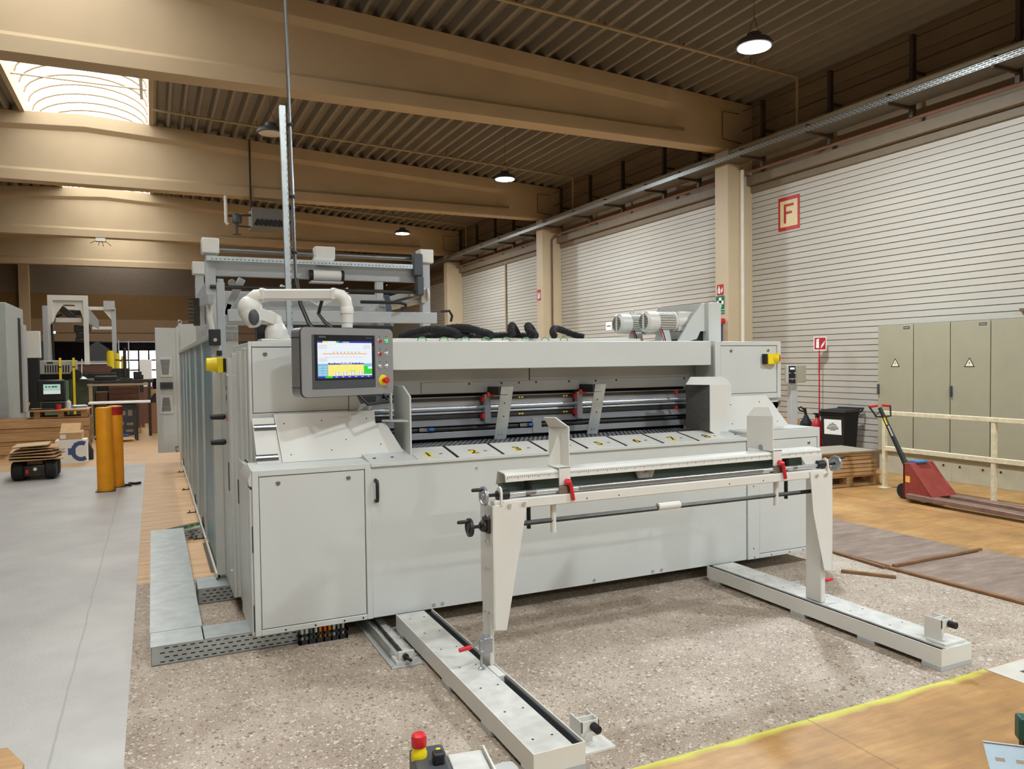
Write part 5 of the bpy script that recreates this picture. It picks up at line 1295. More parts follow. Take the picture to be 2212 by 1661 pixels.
b = MB().tube([h1 + Vector((-.19, 0, .02)), h1 + Vector((-.05, 0, .03))], .016, 10).tube([h1 + Vector((.05, 0, .03)), h1 + Vector((.19, 0, .02))], .016, 10); b.build('red_grip', RED, pt)
b = MB().tube([h1 + Vector((-.02, -.02, -.05)), h1 + Vector((-.1, -.03, -.08)), h1 + Vector((-.12, -.03, -.11))], .006, 6); b.build('release_lever', BLACK, pt)

# ------------------------------------------------------------------ waste bin
wb = thing('waste_bin', 'black wheeled waste bin with a white notice against the right wall', 'waste bin', (10.04, 8.95, 0))
BM = Matrix.Translation((10.04, 8.95, 0)) @ Matrix.Rotation(math.radians(190), 4, 'Z')    # local +x = front of the bin
def frus(z, s): return [(-.21 * s + .02, -.21 * s, z), (.21 * s, -.21 * s, z), (.21 * s, .21 * s, z), (-.21 * s + .02, .21 * s, z)]
MB(BM).loft([frus(.05, .82), frus(.83, 1.0), frus(.83, 1.06), frus(.86, 1.06)]).build('bin_body', RUBBER, wb, bevel=.006)
MB(BM).loft([[(-.23, -.23, .862), (.235, -.23, .862), (.235, .23, .862), (-.23, .23, .862)], [(-.23, -.235, .885), (.24, -.235, .885), (.24, .235, .885), (-.23, .235, .885)], [(-.20, -.20, .92), (.20, -.20, .915), (.20, .20, .915), (-.20, .20, .92)]]).build('lid', RUBBER, wb, bevel=.006)
b = MB(BM).tube([(-.23, -.22, .87), (-.31, -.22, .92), (-.31, .22, .92), (-.23, .22, .87)], .018, 8); b.build('handle', BLACK, wb)
for y in (-.21, .21):
    MB(BM).lathe([(.02, -.025), (.085, -.025), (.10, -.015), (.10, .015), (.085, .025), (.02, .025)], (-.20, y, .10), (0, 1, 0), 22).build('wheel', RUBBER, wb)
def onfront(y0, y1, z0, z1, d): 
    f = lambda z: .21 * (.82 + (z - .05) / .78 * .18) + d
    return [(f(z0), y0, z0), (f(z0), y1, z0), (f(z1), y1, z1), (f(z1), y0, z1)]
pp = MB(BM).prism(onfront(-.15, .15, .52, .76, .0), (.002, 0, 0)).build('paper_notice', WHITE, wb, smooth=False)
b = MB(BM)
for k, (w, z) in enumerate(((.04, .70), (.12, .68), (.16, .655), (.20, .63), (.20, .61), (.10, .59))): b.prism(onfront(-w / 2, w / 2, z - .006, z + .006, .002), (.001, 0, 0))
b.build('notice_print', DGREY, pp, smooth=False)

# ------------------------------------------------------------------ fire extinguishers, sign post and terminal
t = thing('fire_extinguisher', 'red fire extinguisher under the sign post behind the machine', 'fire extinguisher', (9.96, 9.35, 0))
MB().lathe([(.02, 0), (.085, .005), (.085, .42), (.07, .50), (.03, .54), (.025, .56)], (9.96, 9.35, .2), (0, 0, 1), 20).build('cylinder', REDS, t)
b = MB().box(9.94, 9.98, 9.33, 9.37, .76, .82); b.tube([(9.96, 9.35, .81), (9.88, 9.35, .83), (10.04, 9.33, .82)], .010, 6); b.tube([(9.96, 9.35, .78), (9.98, 9.28, .80), (9.99, 9.22, .78)], .014, 6); b.build('valve_head', BLACK, t)
MB().box(9.88, 10.04, 9.27, 9.43, 0, .2).build('stand', REDS, t, bevel=.01)
t = thing('fire_extinguisher', 'black capped extinguisher beside the red one behind the machine', 'fire extinguisher', (10.04, 9.66, 0))
MB().lathe([(.02, 0), (.09, .005), (.09, .56), (.10, .60), (.095, .66), (.05, .73), (.03, .78)], (10.04, 9.66, .0), (0, 0, 1), 20).build('cylinder', RUBBER, t)
b = MB().tube([(10.04, 9.66, .76), (10.01, 9.67, .87), (9.95, 9.69, .92), (9.91, 9.70, .90), (9.93, 9.69, .86), (10.01, 9.67, .84)], .014, 8).cyl((10.04, 9.66, .77), (10.02, 9.67, .90), .025, seg=10); b.build('handle', BLACK, t)
t = thing('sign_post', 'red sign on a thin red post showing a fire extinguisher', 'sign', (10.23, 9.55, 0))
MB().cyl((10.23, 9.55, 0), (10.23, 9.55, 1.93), .011, seg=8).cyl((10.23, 9.55, 0), (10.23, 9.55, .015), .05, seg=24).build('post', REDS, t)
SM = Matrix.Translation((10.23, 9.535, 1.99)) @ Matrix.Rotation(math.radians(-30), 4, 'Z')
sg = MB(SM).box(-.105, .105, -.004, 0, -.115, .115).build('sign_plate', WHITE, t, smooth=False)
def ext_sign(b, w, h):
    """fire-extinguisher pictogram in the x-z plane"""
    b.mi = 0; b.box(-w, w, -.0052, -.004, -h, h)
    b.mi = 1
    b.box(-w * .70, -w * .20, -.006, -.0052, -h * .75, h * .35); b.box(-w * .60, -w * .30, -.006, -.0052, h * .35, h * .52); b.box(-w * .75, -w * .15, -.006, -.0052, h * .52, h * .66); b.box(-w * .52, -w * .2, -.006, -.0052, h * .66, h * .80)
    for k, (x, z) in enumerate(((.18, -.55), (.36, -.35), (.55, -.1))): b.prism([(w * (x - .08), -.006, h * (z - .2)), (w * (x + .10), -.006, h * (z - .2)), (w * (x + .30), -.006, h * (z + .5)), (w * (x + .16), -.006, h * (z + .5))], (0, .0008, 0))
b = MB(SM); ext_sign(b, .092, .10); b.build('pictogram', [REDS, WHITE], sg, smooth=False)
t = thing('time_terminal', 'grey terminal box with dark keypad on a post beside the right end of the machine', 'terminal', (8.95, 8.9, 0))
TM = Matrix.Translation((8.95, 8.9, 0)) @ Matrix.Rotation(math.radians(-12), 4, 'Z')
MB(TM).box(-.02, .09, -.02, .09, 0, 1.38).box(-.08, .16, -.10, .18, 0, .012).build('post', GREYD, t, bevel=.004)
MB(TM).box(.02, .24, -.02, .22, 1.37, 1.64).build('housing', KHAKI, t, bevel=.008)
MB(TM).box(-.10, .05, -.05, -.0, 1.36, 1.64).build('front_case', GREYD, t, bevel=.006)
k = MB(TM).box(-.085, .03, -.062, -.05, 1.365, 1.63).build('keypad', BLACK, t, bevel=.004)
MB(TM).box(-.065, .01, -.064, -.062, 1.575, 1.605).build('lit_display', glow('white_display', (220, 235, 240), 1.2), k, smooth=False)
b = MB(TM).box(-.085, -.06, -.0635, -.062, 1.515, 1.525).box(.005, .03, -.0635, -.062, 1.515, 1.525).box(-.085, .03, -.0635, -.062, 1.43, 1.435); b.build('key_marks', WHITE, k, smooth=False)
MB(TM).box(-.035, -.02, -.0635, -.062, 1.41, 1.42).build('status_light', glow('blue_led', (90, 130, 240), 1.5), k, smooth=False)
tag(MB().box(10.02, 10.2, 9.95, 10.14, 0, .70).build('carton', CARD, bevel=.004), 'brown carton standing behind the black capped extinguisher', 'box')
tag(MB().box(10.25, 10.36, 9.62, 9.8, 0, .62).build('carton', CARD, bevel=.004), 'brown carton standing between the red extinguisher and the waste bin', 'box')

# ------------------------------------------------------------------ pallet with boards behind the right end of the stand
def pallet(x0, x1, y0, y1, z0, label, group, rz=0, mat=None):
    t = thing('wooden_pallet', label, 'pallet', ((x0 + x1) / 2, (y0 + y1) / 2, z0), group)
    c = Vector(((x0 + x1) / 2, (y0 + y1) / 2, z0)); M = Matrix.Translation(c) @ Matrix.Rotation(rz, 4, 'Z'); w, d = (x1 - x0) / 2, (y1 - y0) / 2
    mat = mat or WOODP
    for k in range(5):
        yy = -d + .05 + (2 * d - .1) * k / 4
        MB(M).box(-w, w, yy - .055, yy + .055, .122, .144).build('deck_board', mat, t)
    for xx in (-w + .06, 0, w - .06):
        MB(M).box(xx - .05, xx + .05, -d, d, .10, .122).build('cross_board', mat, t)
        for yy in (-d + .07, 0, d - .07): MB(M).box(xx - .05, xx + .05, yy - .07, yy + .07, .022, .10).build('block', mat, t)
    for yy in (-d + .05, 0, d - .05): MB(M).box(-w, w, yy - .05, yy + .05, 0, .022).build('skid', mat, t)
    return t
pallet(8.05, 9.1, 7.45, 8.05, 0, 'wooden pallet on the floor behind the right end of the stand', None, math.radians(-6))
random.seed(3)
for k in range(6):
    r_ = math.radians(-6 + random.uniform(-3, 3))
    b = MB().obox((8.5 + random.uniform(-.04, .04), 7.75 + random.uniform(-.03, .03), .144 + .052 * k + .025), (1.0 - .02 * k, .62, .045), r_)
    pos = ('lowest', 'second from the bottom', 'third from the bottom', 'fourth from the bottom', 'fifth from the bottom', 'topmost')[k]
    tag(b.build('board_stack_sheet', CARD if k % 2 else WOODP, bevel=.004), f'flat board in the stack on the pallet behind the stand, {pos}', 'board', 'boards stacked on the right pallet')
tag(MB().obox((8.46, 7.72, .144 + .312 + .012), (1.05, .66, .022), math.radians(-4)).build('metal_sheet', paint('grey_brown_board', (150, 140, 124), .7), bevel=.002), 'grey sheet lying on top of the board stack behind the stand', 'sheet')

# ------------------------------------------------------------------ signs
def plate_x(x, y0, y1, z0, z1, name, mat, label, cat, group=None):
    """flat sign on a wall facing -x; returns thing and a matrix for its face (local x runs to the viewer's right)"""
    t = thing(name, label, cat, (x, (y0 + y1) / 2, (z0 + z1) / 2), group)
    M = Matrix.Translation((x, (y0 + y1) / 2, (z0 + z1) / 2)) @ Matrix.Rotation(-PI / 2, 4, 'Z')
    MB(M).box(-(y1 - y0) / 2, (y1 - y0) / 2, -.004, 0, -(z1 - z0) / 2, (z1 - z0) / 2).build('sign_plate', mat, t, smooth=False)
    return t, M
t, M = plate_x(10.447, 10.19, 10.70, 4.06, 4.66, 'letter_sign', paint('sign_border_red', (186, 44, 40), .5), 'red framed sign with the letter F high on the white wall', 'sign')
MB(M).box(-.205, .205, -.0055, -.004, -.235, .235).build('sign_field', paint('pale_yellow', (228, 208, 158), .5), t, smooth=False)
b = MB(M).box(-.115, -.065, -.0075, -.0055, -.17, .17).box(-.065, .12, -.0075, -.0055, .125, .17).box(-.065, .08, -.0075, -.0055, -.01, .035); b.build('letter', paint('letter_red', (176, 40, 36), .5), t, smooth=False)
t, M = plate_x(9.848, 11.50, 11.68, 2.97, 3.17, 'fire_alarm_sign', REDS, 'small red fire alarm sign on the nearest column, above the first aid sign', 'sign')
b = MB(M).box(-.06, -.005, -.006, -.004, -.07, .03).box(-.045, -.02, -.006, -.004, .03, .07).box(-.075, -.05, -.006, -.004, -.05, .0)
for k in range(3): b.box(.02 + .018 * k, .034 + .018 * k, -.006, -.004, -.06 + .01 * k, .0 + .02 * k)
b.build('pictogram', WHITE, t, smooth=False)
t, M = plate_x(9.848, 11.46, 11.72, 2.60, 2.96, 'first_aid_sign', WHITE, 'green first aid sign with a white cross on the nearest column', 'sign')
MB(M).box(-.125, .125, -.0055, -.004, -.085, .175).box(-.125, .125, -.0055, -.004, -.175, -.095).build('green_field', GREEN, t, smooth=False)
MB(M).box(-.035, .035, -.007, -.0055, -.05, .14).box(-.095, .095, -.007, -.0055, .01, .08).build('cross', WHITE, t, smooth=False)
MB(M).text('Verbandkasten', .034, Matrix.Translation((0, -.0062, -.135)) @ RX90, .0006).build('lettering', WHITE, t, smooth=False)
t, M = plate_x(9.848, 19.05, 19.27, 3.45, 3.75, 'extinguisher_sign', REDS, 'small red fire extinguisher sign on the second column', 'sign')
b = MB(M).box(-.07, -.015, -.006, -.004, -.11, .05).box(-.06, -.03, -.006, -.004, .05, .09)
for k in range(3): b.box(.02 + .022 * k, .036 + .022 * k, -.006, -.004, -.10 + .01 * k, .02 + .03 * k)
b.build('pictogram', WHITE, t, smooth=False)
t = thing('alarm_call_point', 'round red call point on the nearest column above a blue box', 'call point', (9.83, 11.55, 2.45))
MB().lathe([(.05, 0), (.055, .02), (.05, .06), (.03, .075)], (9.85, 11.5, 2.47), (-1, 0, 0), 18).build('red_button', RED, t)
t = tag(MB().box(9.7, 9.85, 11.52, 11.7, 2.05, 2.42).build('wall_box', paint('dark_blue_box', (44, 60, 100), .5), bevel=.02), 'dark blue box on the nearest column behind the motor bracket', 'box')
t, M = plate_x(10.447, 16.35, 16.63, 2.51, 2.72, 'paper_notice', WHITE, 'white paper notice on the far white wall left of the motors', 'notice')
MB(M).box(-.09, .09, -.0052, -.004, -.012, .012).build('notice_print', DGREY, t, smooth=False)
for y, x, z in ((11.36, 9.95, 2.9), (18.92, 9.98, 3.05), (26.47, 10.0, 3.05)): pass
# ------------------------------------------------------------------ left background: bollards
for (x, y, red, lb) in ((-.635, 12.15, False, 'front yellow bollard of the pair on the grey rubber sheet'), (-.515, 12.52, True, 'rear yellow bollard of the pair, with a red band at its top')):
    t = thing('bollard', lb, 'bollard', (x, y, 0), 'pair of yellow bollards')
    MB().lathe([(.105, 0), (.105, 1.16), (.10, 1.175), (.02, 1.182)], (x, y, .004), (0, 0, 1), 28).build('post', ORNG, t)
    MB().box(x - .125, x + .125, y - .125, y + .125, .004, .012).build('base_plate', DARKST, t)
    if red: MB().lathe([(.1055, 1.05), (.1065, 1.05), (.1065, 1.165), (.1055, 1.165)], (x, y, 0), (0, 0, 1), 28).build('red_band', REDS, t)
    MB().lathe([(.02, 0), (.02, .02)], (x - .10, y - .03, .75), (-1, 0, 0), 10).build('bolt', DARKST, t)
tag(MB().tube([(-.40, 12.40, .03), (-.34, 12.42, .03), (-.33, 12.5, .04), (-.36, 12.56, .03), (-.26, 12.5, .03), (-.20, 12.55, .03)], .02, 6).build('cable', RUBBER), 'black cable curled on the floor at the foot of the bollards', 'cable')

# trolley with cardboard
t = thing('low_trolley', 'low dark trolley with rounded black wheels on the grey sheet, loaded with cardboard', 'trolley', (-1.7, 14.1, .004))
MB().box(-1.92, -1.45, 13.85, 14.5, .06, .24).build('chassis', DARKST, t, bevel=.02)
for x0, x1 in ((-2.0, -1.82), (-1.56, -1.40)):
    for yy in (13.95, 14.4): MB().lathe([(.02, x0), (.12, x0), (.15, x0 + .03), (.15, x1 - .03), (.12, x1), (.02, x1)], (0, yy, .155), (1, 0, 0), 24).build('wheel', RUBBER, t)
MB().box(-1.80, -1.76, 13.78, 13.86, .12, .18).build('red_reflector', RED, t)
b = MB().lathe([(.025, 0), (.025, .04)], (-1.68, 13.85, .18), (0, -1, 0), 10); b.build('white_cap', WHITE, t)
random.seed(11)
for k in range(6):
    w, d = .72 - .05 * k, .75 - .03 * k
    b = MB().obox((-1.70 + random.uniform(-.06, .06), 14.15 + random.uniform(-.05, .05), .325 + .043 * k), (w, d, .014), Matrix.Rotation(random.uniform(-.18, .18), 3, 'Z') @ Matrix.Rotation(random.uniform(-.05, .05), 3, 'Y'))
    pos = ('lowest', 'second', 'third', 'fourth', 'fifth', 'topmost')[k]
    tag(b.build('cardboard_sheet', CARD if k % 2 == 0 else paint('pale_board', (206, 178, 136), .8), smooth=False), f'flattened cardboard sheet on the low trolley, {pos} from below' if k < 5 else 'flattened cardboard sheet lying topmost on the low trolley', 'cardboard', 'flattened cardboard on the trolley')
tag(MB().box(-1.80, -1.58, 13.9, 14.45, .242, .30).build('dark_tray', BROWNC, bevel=.01), 'dark tray between the trolley wheels and the cardboard', 'tray')

# printed box, carton, bag
t = thing('printed_box', 'large white cardboard box with a blue ring printed on it', 'box', (-1.33, 16.1, 0))
MB().box(-1.62, -1.12, 15.95, 16.3, 0, .43).build('box', WHITE, t, bevel=.004)
b = MB()
for k in range(14):
    a0, a1 = math.radians(40 + 22 * k), math.radians(62 + 22 * k); c = (-1.21, .22)
    P_ = lambda a, r: (min(c[0] + r * math.cos(a), -1.122), 15.948, max(.02, min(.42, c[1] + r * 1.1 * math.sin(a))))
    if math.cos(a0) < .75 and math.cos(a1) < .75: b.prism([P_(a0, .17), P_(a1, .17), P_(a1, .10), P_(a0, .10)], (0, .001, 0))
b.box(-1.42, -1.30, 15.947, 15.949, .16, .28).box(-1.33, -1.24, 15.947, 15.949, .36, .375)
b.build('printed_ring', paint('printed_blue', (64, 88, 136), .6), t, smooth=False)
t = thing('carton', 'brown carton with a white label on top of the printed box', 'box', (-1.38, 16.3, .43))
MB().box(-1.56, -1.20, 15.98, 16.6, .43, .56).build('box', CARD, t, bevel=.004)
MB().prism([(-1.56, 16.2, .56), (-1.24, 16.2, .56), (-1.24, 16.5, .70), (-1.56, 16.5, .70)], (0, .005, .002)).build('flap', CARD, t, smooth=False)
MB().box(-1.54, -1.45, 15.978, 15.98, .455, .53).build('white_label', WHITE, t, smooth=False)
b = MB().loft([[(-1.17 + .12 * math.cos(2 * PI * i / 14), 16.5 + .10 * math.sin(2 * PI * i / 14), 0) for i in range(14)], [(-1.16 + .11 * math.cos(2 * PI * i / 14), 16.5 + .09 * math.sin(2 * PI * i / 14), .18) for i in range(14)], [(-1.19 + .05 * math.cos(2 * PI * i / 14), 16.52 + .05 * math.sin(2 * PI * i / 14), .34) for i in range(14)]])
tag(b.build('black_bag', RUBBER), 'black bag slumped on the floor right of the printed box', 'bag')

# timber pallets with the small desk pallet
for k in range(3):
    pos = ('bottom', 'middle', 'top')[k]
    t = thing('timber_pallet', f'long timber pallet at the {pos} of the stack left of the bollards', 'pallet', (-2.5, 17.9, .25 * k), 'stack of long timber pallets')
    z = .25 * k; x0 = -4.4; x1 = -1.2 + .02 * k
    for yy in (17.4, 17.9, 18.3):
        b = MB().prism([(x0, yy, z), (x1, yy, z), (x1, yy, z + .07), (x0, yy, z + .07)], (0, .1, 0)); b.build('lower_beam', WOODP, t)
    b = MB().prism([(x0, 17.38, z + .08), (x1, 17.38, z + .08), (x1, 17.38, z + .238), (x1 - 1.0, 17.38, z + .248), (x0, 17.38, z + .215)], (0, .05, 0)); b.build('side_board', WOODP, t)
    MB().box(x0, x1, 17.45, 18.4, z + .075, z + .235).build('deck', WOODD, t, bevel=.004)
    for xx in (x0 + .2, x0 + 1.5, x1 - .2): MB().box(xx - .08, xx + .08, 17.36, 17.5, z, z + .08).build('block', WOODP, t)
pallet(-2.12, -1.2, 17.45, 18.25, .752, 'small wooden pallet used as a desk on top of the timber stack', None)
tag(MB().box(-2.25, -1.18, 17.35, 18.3, .897, .915).build('desk_board', CARD, smooth=False), 'thin board forming the desk top on the small pallet', 'board')
t = thing('industrial_monitor', 'black industrial monitor with a lit greenish screen on the desk pallet', 'monitor', (-1.83, 17.9, .915))
MB().box(-2.10, -1.60, 17.85, 17.95, 1.06, 1.50).build('housing', BLACK, t, bevel=.03)
sc_ = MB().box(-1.985, -1.69, 17.843, 17.85, 1.215, 1.41).build('screen', glow('pale_green_screen', (176, 214, 196), .75), t, smooth=False)
b = MB().box(-1.985, -1.69, 17.841, 17.843, 1.215, 1.285); b.build('screen_lower_part', glow('white_screen_part', (226, 230, 224), .75), sc_, smooth=False)
b = MB()
for k, w in enumerate((.03, .03, .05, .04)): b.box(-1.95 + k * .055, -1.95 + k * .055 + w, 17.840, 17.842, 1.345, 1.375)
b.build('screen_marks', paint('screen_marks_grey', (90, 110, 110), .5), sc_, smooth=False)
MB().box(-2.02, -1.62, 17.8, 17.95, .915, 1.05).build('stand', BLACK, t, bevel=.01)
tag(MB().box(-2.2, -1.75, 17.42, 17.6, .915, .94).build('keyboard', BLACK, bevel=.004), 'black keyboard in front of the monitor on the desk pallet', 'keyboard')
tag(MB().lathe([(.045, 0), (.05, .1), (.045, .1)], (-1.70, 17.5, .915), (0, 0, 1), 16).build('red_cup', RED), 'red cup in front of the monitor', 'cup')
tag(MB().lathe([(.045, 0), (.045, .14), (.02, .16), (.02, .18)], (-1.54, 17.7, .915), (0, 0, 1), 16).build('white_bottle', CREAM), 'pale bottle right of the monitor', 'bottle')
for k, m in enumerate((WHITE, BLUE, WHITE)):
    tag(MB().obox((-1.38 + .01 * k, 17.85, .925 + .02 * k), (.3 - .03 * k, .35, .018), .1 * k).build('paper_pile', m, smooth=False), ('white paper pile right of the bottle, lowest', 'blue folder in the paper pile right of the bottle', 'white paper lying on the blue folder')[k], 'papers')

# grey machine cabinet at the picture edge
t = thing('grey_machine_cabinet', 'tall grey machine cabinet with a dark slot at the left picture edge', 'cabinet', (-3.6, 19.3, 0))
MB().box(-4.6, -2.66, 18.45, 20.7, 0, 3.08).build('body', paint('cabinet_grey_green', (166, 172, 168), .5), t, bevel=.01)
MB().box(-2.662, -2.652, 19.9, 20.25, .75, 2.85).build('dark_slot', BLACK, t, smooth=False)
MB().box(-2.66, -2.60, 20.25, 20.7, .75, 2.72).build('narrow_door', GREYD, t, bevel=.006)
t = thing('equipment_box', 'pale upright box on a dark base right of the grey machine cabinet', 'box', (-2.6, 21.5, 1.9))
MB().box(-2.74, -2.42, 21.4, 21.6, 1.98, 2.62).build('box', CREAM, t, bevel=.01)
MB().box(-2.72, -2.46, 21.42, 21.6, 0, 1.98).build('base', BLACK, t)
MB().box(-2.82, -2.74, 21.38, 21.45, 2.15, 2.24).build('yellow_switch', YEL, t)

# green machine
t = thing('green_machine', 'old green and grey machine with dark openings behind the monitor', 'machine', (-2.2, 22.5, 0))
MB().box(-2.86, -1.9, 22.0, 23.2, 0, 1.42).build('base', GREENM, t, bevel=.01)
MB().box(-1.9, -1.35, 22.1, 23.2, 0, 1.45).build('dark_front', paint('dark_green', (66, 78, 60), .5, var=.25, scale=6), t, bevel=.02)
MB().box(-2.86, -1.5, 22.2, 23.2, 1.42, 1.58).build('dark_gap', BLACK, t, smooth=False)
b = MB().box(-2.84, -1.7, 21.95, 22.1, 1.58, 1.92); gb = b.build('grey_housing', paint('old_grey', (168, 168, 158), .5), t, bevel=.02)
b = MB()
for k in range(10): b.box(-2.40 + k * .055, -2.37 + k * .055, 21.94, 21.95, 1.62, 1.80)
b.box(-2.35, -2.22, 21.94, 21.95, 1.84, 1.88)
b.build('vent_slots', BLACK, gb, smooth=False)['kind'] = 'stuff'
MB().lathe([(.03, 0), (.06, .01), (.12, .02), (.13, .05), (.12, .08)], (-1.73, 22.0, 1.56), (0, -1, 0), 24).build('black_wheel', RUBBER, t)
MB().cyl((-1.62, 22.05, 1.45), (-1.6, 22.05, 1.95), .015, seg=8).build('white_rod', CREAM, t)
MB().lathe([(.1, 0), (.02, .06)], (-1.58, 22.0, 1.45), (0, 0, 1), 14).build('white_cone', WHITE, t)
for x, z0, lb in ((-2.06, 1.42, 'left narrow yellow post in front of the green machine'), (-1.77, 1.6, 'right narrow yellow post in front of the green machine')):
    b = MB().box(x - .025, x + .025, 21.85, 21.9, 0, 1.98); b.mi = 1; b.box(x - .026, x + .026, 21.845, 21.905, 1.74, 1.77)
    tag(b.build('yellow_post', [YEL, BLACK], smooth=False), lb, 'post')
tag(MB().loft([[(-2.75 + .14 * math.cos(2 * PI * i / 16), 20.9 + .14 * math.sin(2 * PI * i / 16), z) for i in range(16)] for z in (0, .78)]).build('white_drum', GREYD), 'pale drum standing left of the desk pallet', 'drum')
tag(MB().lathe([(.08, 0), (.13, .16), (.12, .16)], (-2.72, 20.9, .78), (0, 0, 1), 16).build('yellow_bucket', paint('bucket_yellow', (216, 168, 40), .5)), 'yellow bucket on the pale drum', 'bucket')

# white portal frames with gripper
t = thing('portal_frame', 'white portal frame with a hanging gripper head far behind the monitor', 'portal frame', (-1.9, 24, 0))
MB().box(-2.52, -2.40, 24, 24.12, 0, 3.70).build('post', CREAM, t, bevel=.005)
MB().box(-1.68, -1.56, 24, 24.12, 0, 3.70).build('post', CREAM, t, bevel=.005)
MB().box(-2.40, -1.68, 24, 24.12, 3.56, 3.70).build('top_beam', CREAM, t, bevel=.005)
b = MB().prism([(-2.40, 24.05, 3.56), (-2.40, 24.05, 2.95), (-2.32, 24.05, 3.2), (-2.15, 24.05, 3.45), (-1.9, 24.05, 3.45), (-1.75, 24.05, 3.3), (-1.68, 24.05, 3.05), (-1.68, 24.05, 3.56)], (0, .02, 0)); b.build('gusset_plate', CREAM, t)
b = MB().obox((-2.08, 24.4, 3.24), (.16, .3, .55), Matrix.Rotation(-.8, 3, 'Y')).box(-2.15, -1.75, 24.6, 24.7, 3.2, 3.35); b.build('pivot_arm', DARKST, t, bevel=.02)
MB().box(-2.36, -1.74, 24.2, 24.3, 2.98, 3.10).build('cross_bar', CREAM, t, bevel=.004)
MB().prism([(-1.56, 24.1, 3.36), (-1.40, 25.3, 3.1), (-1.40, 25.3, 2.85), (-1.56, 24.1, 2.95)], (.02, 0, 0)).build('side_plate', LG, t)
b = MB().box(-1.95, -1.55, 24.5, 24.9, 2.72, 2.92).box(-1.9, -1.65, 24.45, 24.8, 2.55, 2.72).box(-1.92, -1.62, 24.4, 24.6, 2.45, 2.55); b.build('gripper_head', DARKST, t, bevel=.02)
b = MB().tube([(-2.2, 24.3, 3.2), (-2.36, 24.3, 3.12), (-2.42, 23.95, 2.9), (-2.40, 23.95, 1.95)], .03, 8); b.build('cable_run', BLACK, t)
MB().box(-2.38, -2.34, 23.9, 23.95, 2.66, 2.72).build('lit_sensor', glow('lit_white_sensor', (230, 240, 255), 3), t, smooth=False)
t = thing('portal_frame', 'second white portal frame standing farther back with a panel on its corner', 'portal frame', (-1.9, 26, 0))
MB().box(-2.86, -2.74, 26, 26.12, 0, 3.55).build('post', LG, t, bevel=.005)
MB().box(-1.08, -.96, 26, 26.12, 0, 3.52).build('post', LG, t, bevel=.005)
MB().box(-2.74, -1.0, 26, 26.1, 3.44, 3.54).build('top_beam', CREAM, t, bevel=.005)
MB().box(-1.6, -1.08, 26, 26.1, 2.86, 2.95).build('lower_beam', CREAM, t, bevel=.005)
MB().prism([(-1.30, 26.02, 3.44), (-1.08, 26.02, 3.44), (-1.08, 26.02, 3.15)], (0, .03, 0)).build('gusset_plate', CREAM, t)
MB().box(-1.28, -.98, 25.95, 26, 3.46, 3.72).build('corner_panel', GREYD, t)

# work tables and stacked board behind the bollards
t = thing('work_table', 'long pale work table behind the bollards with a black end bracket', 'table', (-.65, 20.4, 0))
MB().box(-1.36, -.03, 20.1, 20.7, .885, .925).build('table_top', WHITE, t, bevel=.004)
b = MB().prism([(-.06, 20.1, .88), (.06, 20.1, .88), (.06, 20.1, 1.10), (.03, 20.1, 1.10), (-.06, 20.1, .98)], (0, .5, 0)); b.build('end_bracket', BLACK, t)
for x in (-1.32, -.36): MB().box(x - .02, x + .02, 20.12, 20.17, 0, .885).build('leg', DARKST, t)
t = thing('tool_trolley', 'dark trolley cabinet with labels under the pale work table', 'trolley', (-.55, 20.5, 0))
tb_ = MB().box(-.80, -.38, 20.25, 20.66, .12, .86).build('body', paint('dark_slate', (58, 64, 70), .5, var=.15), t, bevel=.01)
b = MB()
for x0, x1, z0, z1 in ((-.66, -.60, .6, .7), (-.55, -.46, .58, .72), (-.58, -.44, .36, .42), (-.68, -.64, .38, .45), (-.60, -.45, .2, .26)): b.box(x0, x1, 20.246, 20.25, z0, z1)
b.build('labels', paint('dull_label', (140, 132, 112), .6), tb_, smooth=False)
for x in (-.76, -.42): MB().cyl((x, 20.42, .06), (x + .03, 20.42, .06), .06, seg=14).build('castor', RUBBER, t)
t = thing('long_rack', 'long dark steel rack with pale post behind the bollards', 'rack', (-.7, 21.5, 0))
MB().box(-1.45, .02, 21.3, 21.9, 1.34, 1.42).build('top_beam', DARKST, t, bevel=.01)
MB().box(-1.45, -.10, 21.28, 21.3, 1.28, 1.33).build('pale_edge', PIPEB, t)
MB().box(-1.42, -1.34, 21.3, 21.38, 0, 1.34).build('post', PIPEB, t)
MB().box(-.12, -.05, 21.3, 21.38, 0, 1.34).build('post', DARKST, t)
MB().cyl((-.62, 21.4, 1.42), (-.62, 21.4, 2.22), .04, seg=12).box(-.75, -.45, 21.3, 21.6, 1.42, 1.46).build('upright_tool', DARKST, t)
tag(MB().box(-1.3, -.80, 21.3, 21.8, 1.425, 1.52).build('black_case', BLACK, bevel=.02), 'flat black case lying on the long rack', 'case')
tag(MB().box(-.44, -.25, 21.4, 21.7, 1.425, 1.62).build('black_box', BLACK, bevel=.02), 'black box beside the upright tool on the long rack', 'box')
pallet(-1.05, -.3, 22.2, 23.0, 0, 'wooden pallet under the brown board stack behind the rack', None)
for k in range(9):
    b = MB().box(-1.02 - .005 * (k % 3), -.33 + .004 * (k % 2), 22.2, 22.95, .148 + .128 * k, .148 + .128 * k + .122)
    tag(b.build('brown_board_bundle', BROWNC, bevel=.006), 'brown board bundle, number %s from below in the stack behind the rack' % ('one two three four five six seven eight nine'.split()[k]), 'board bundle', 'brown board bundles on the pallet')
tag(MB().box(-1.34, -1.07, 22.3, 22.9, 0, 1.1).build('brown_board_stack', BROWNC, bevel=.01), 'narrow brown board stack left of the bundles behind the rack', 'boards')
b = MB().prism([(-1.92, 23.5, 1.60), (-1.05, 23.5, 1.58), (-1.0, 23.5, 1.74), (-1.2, 23.5, 1.82), (-1.85, 23.5, 1.80)], (0, .45, 0))
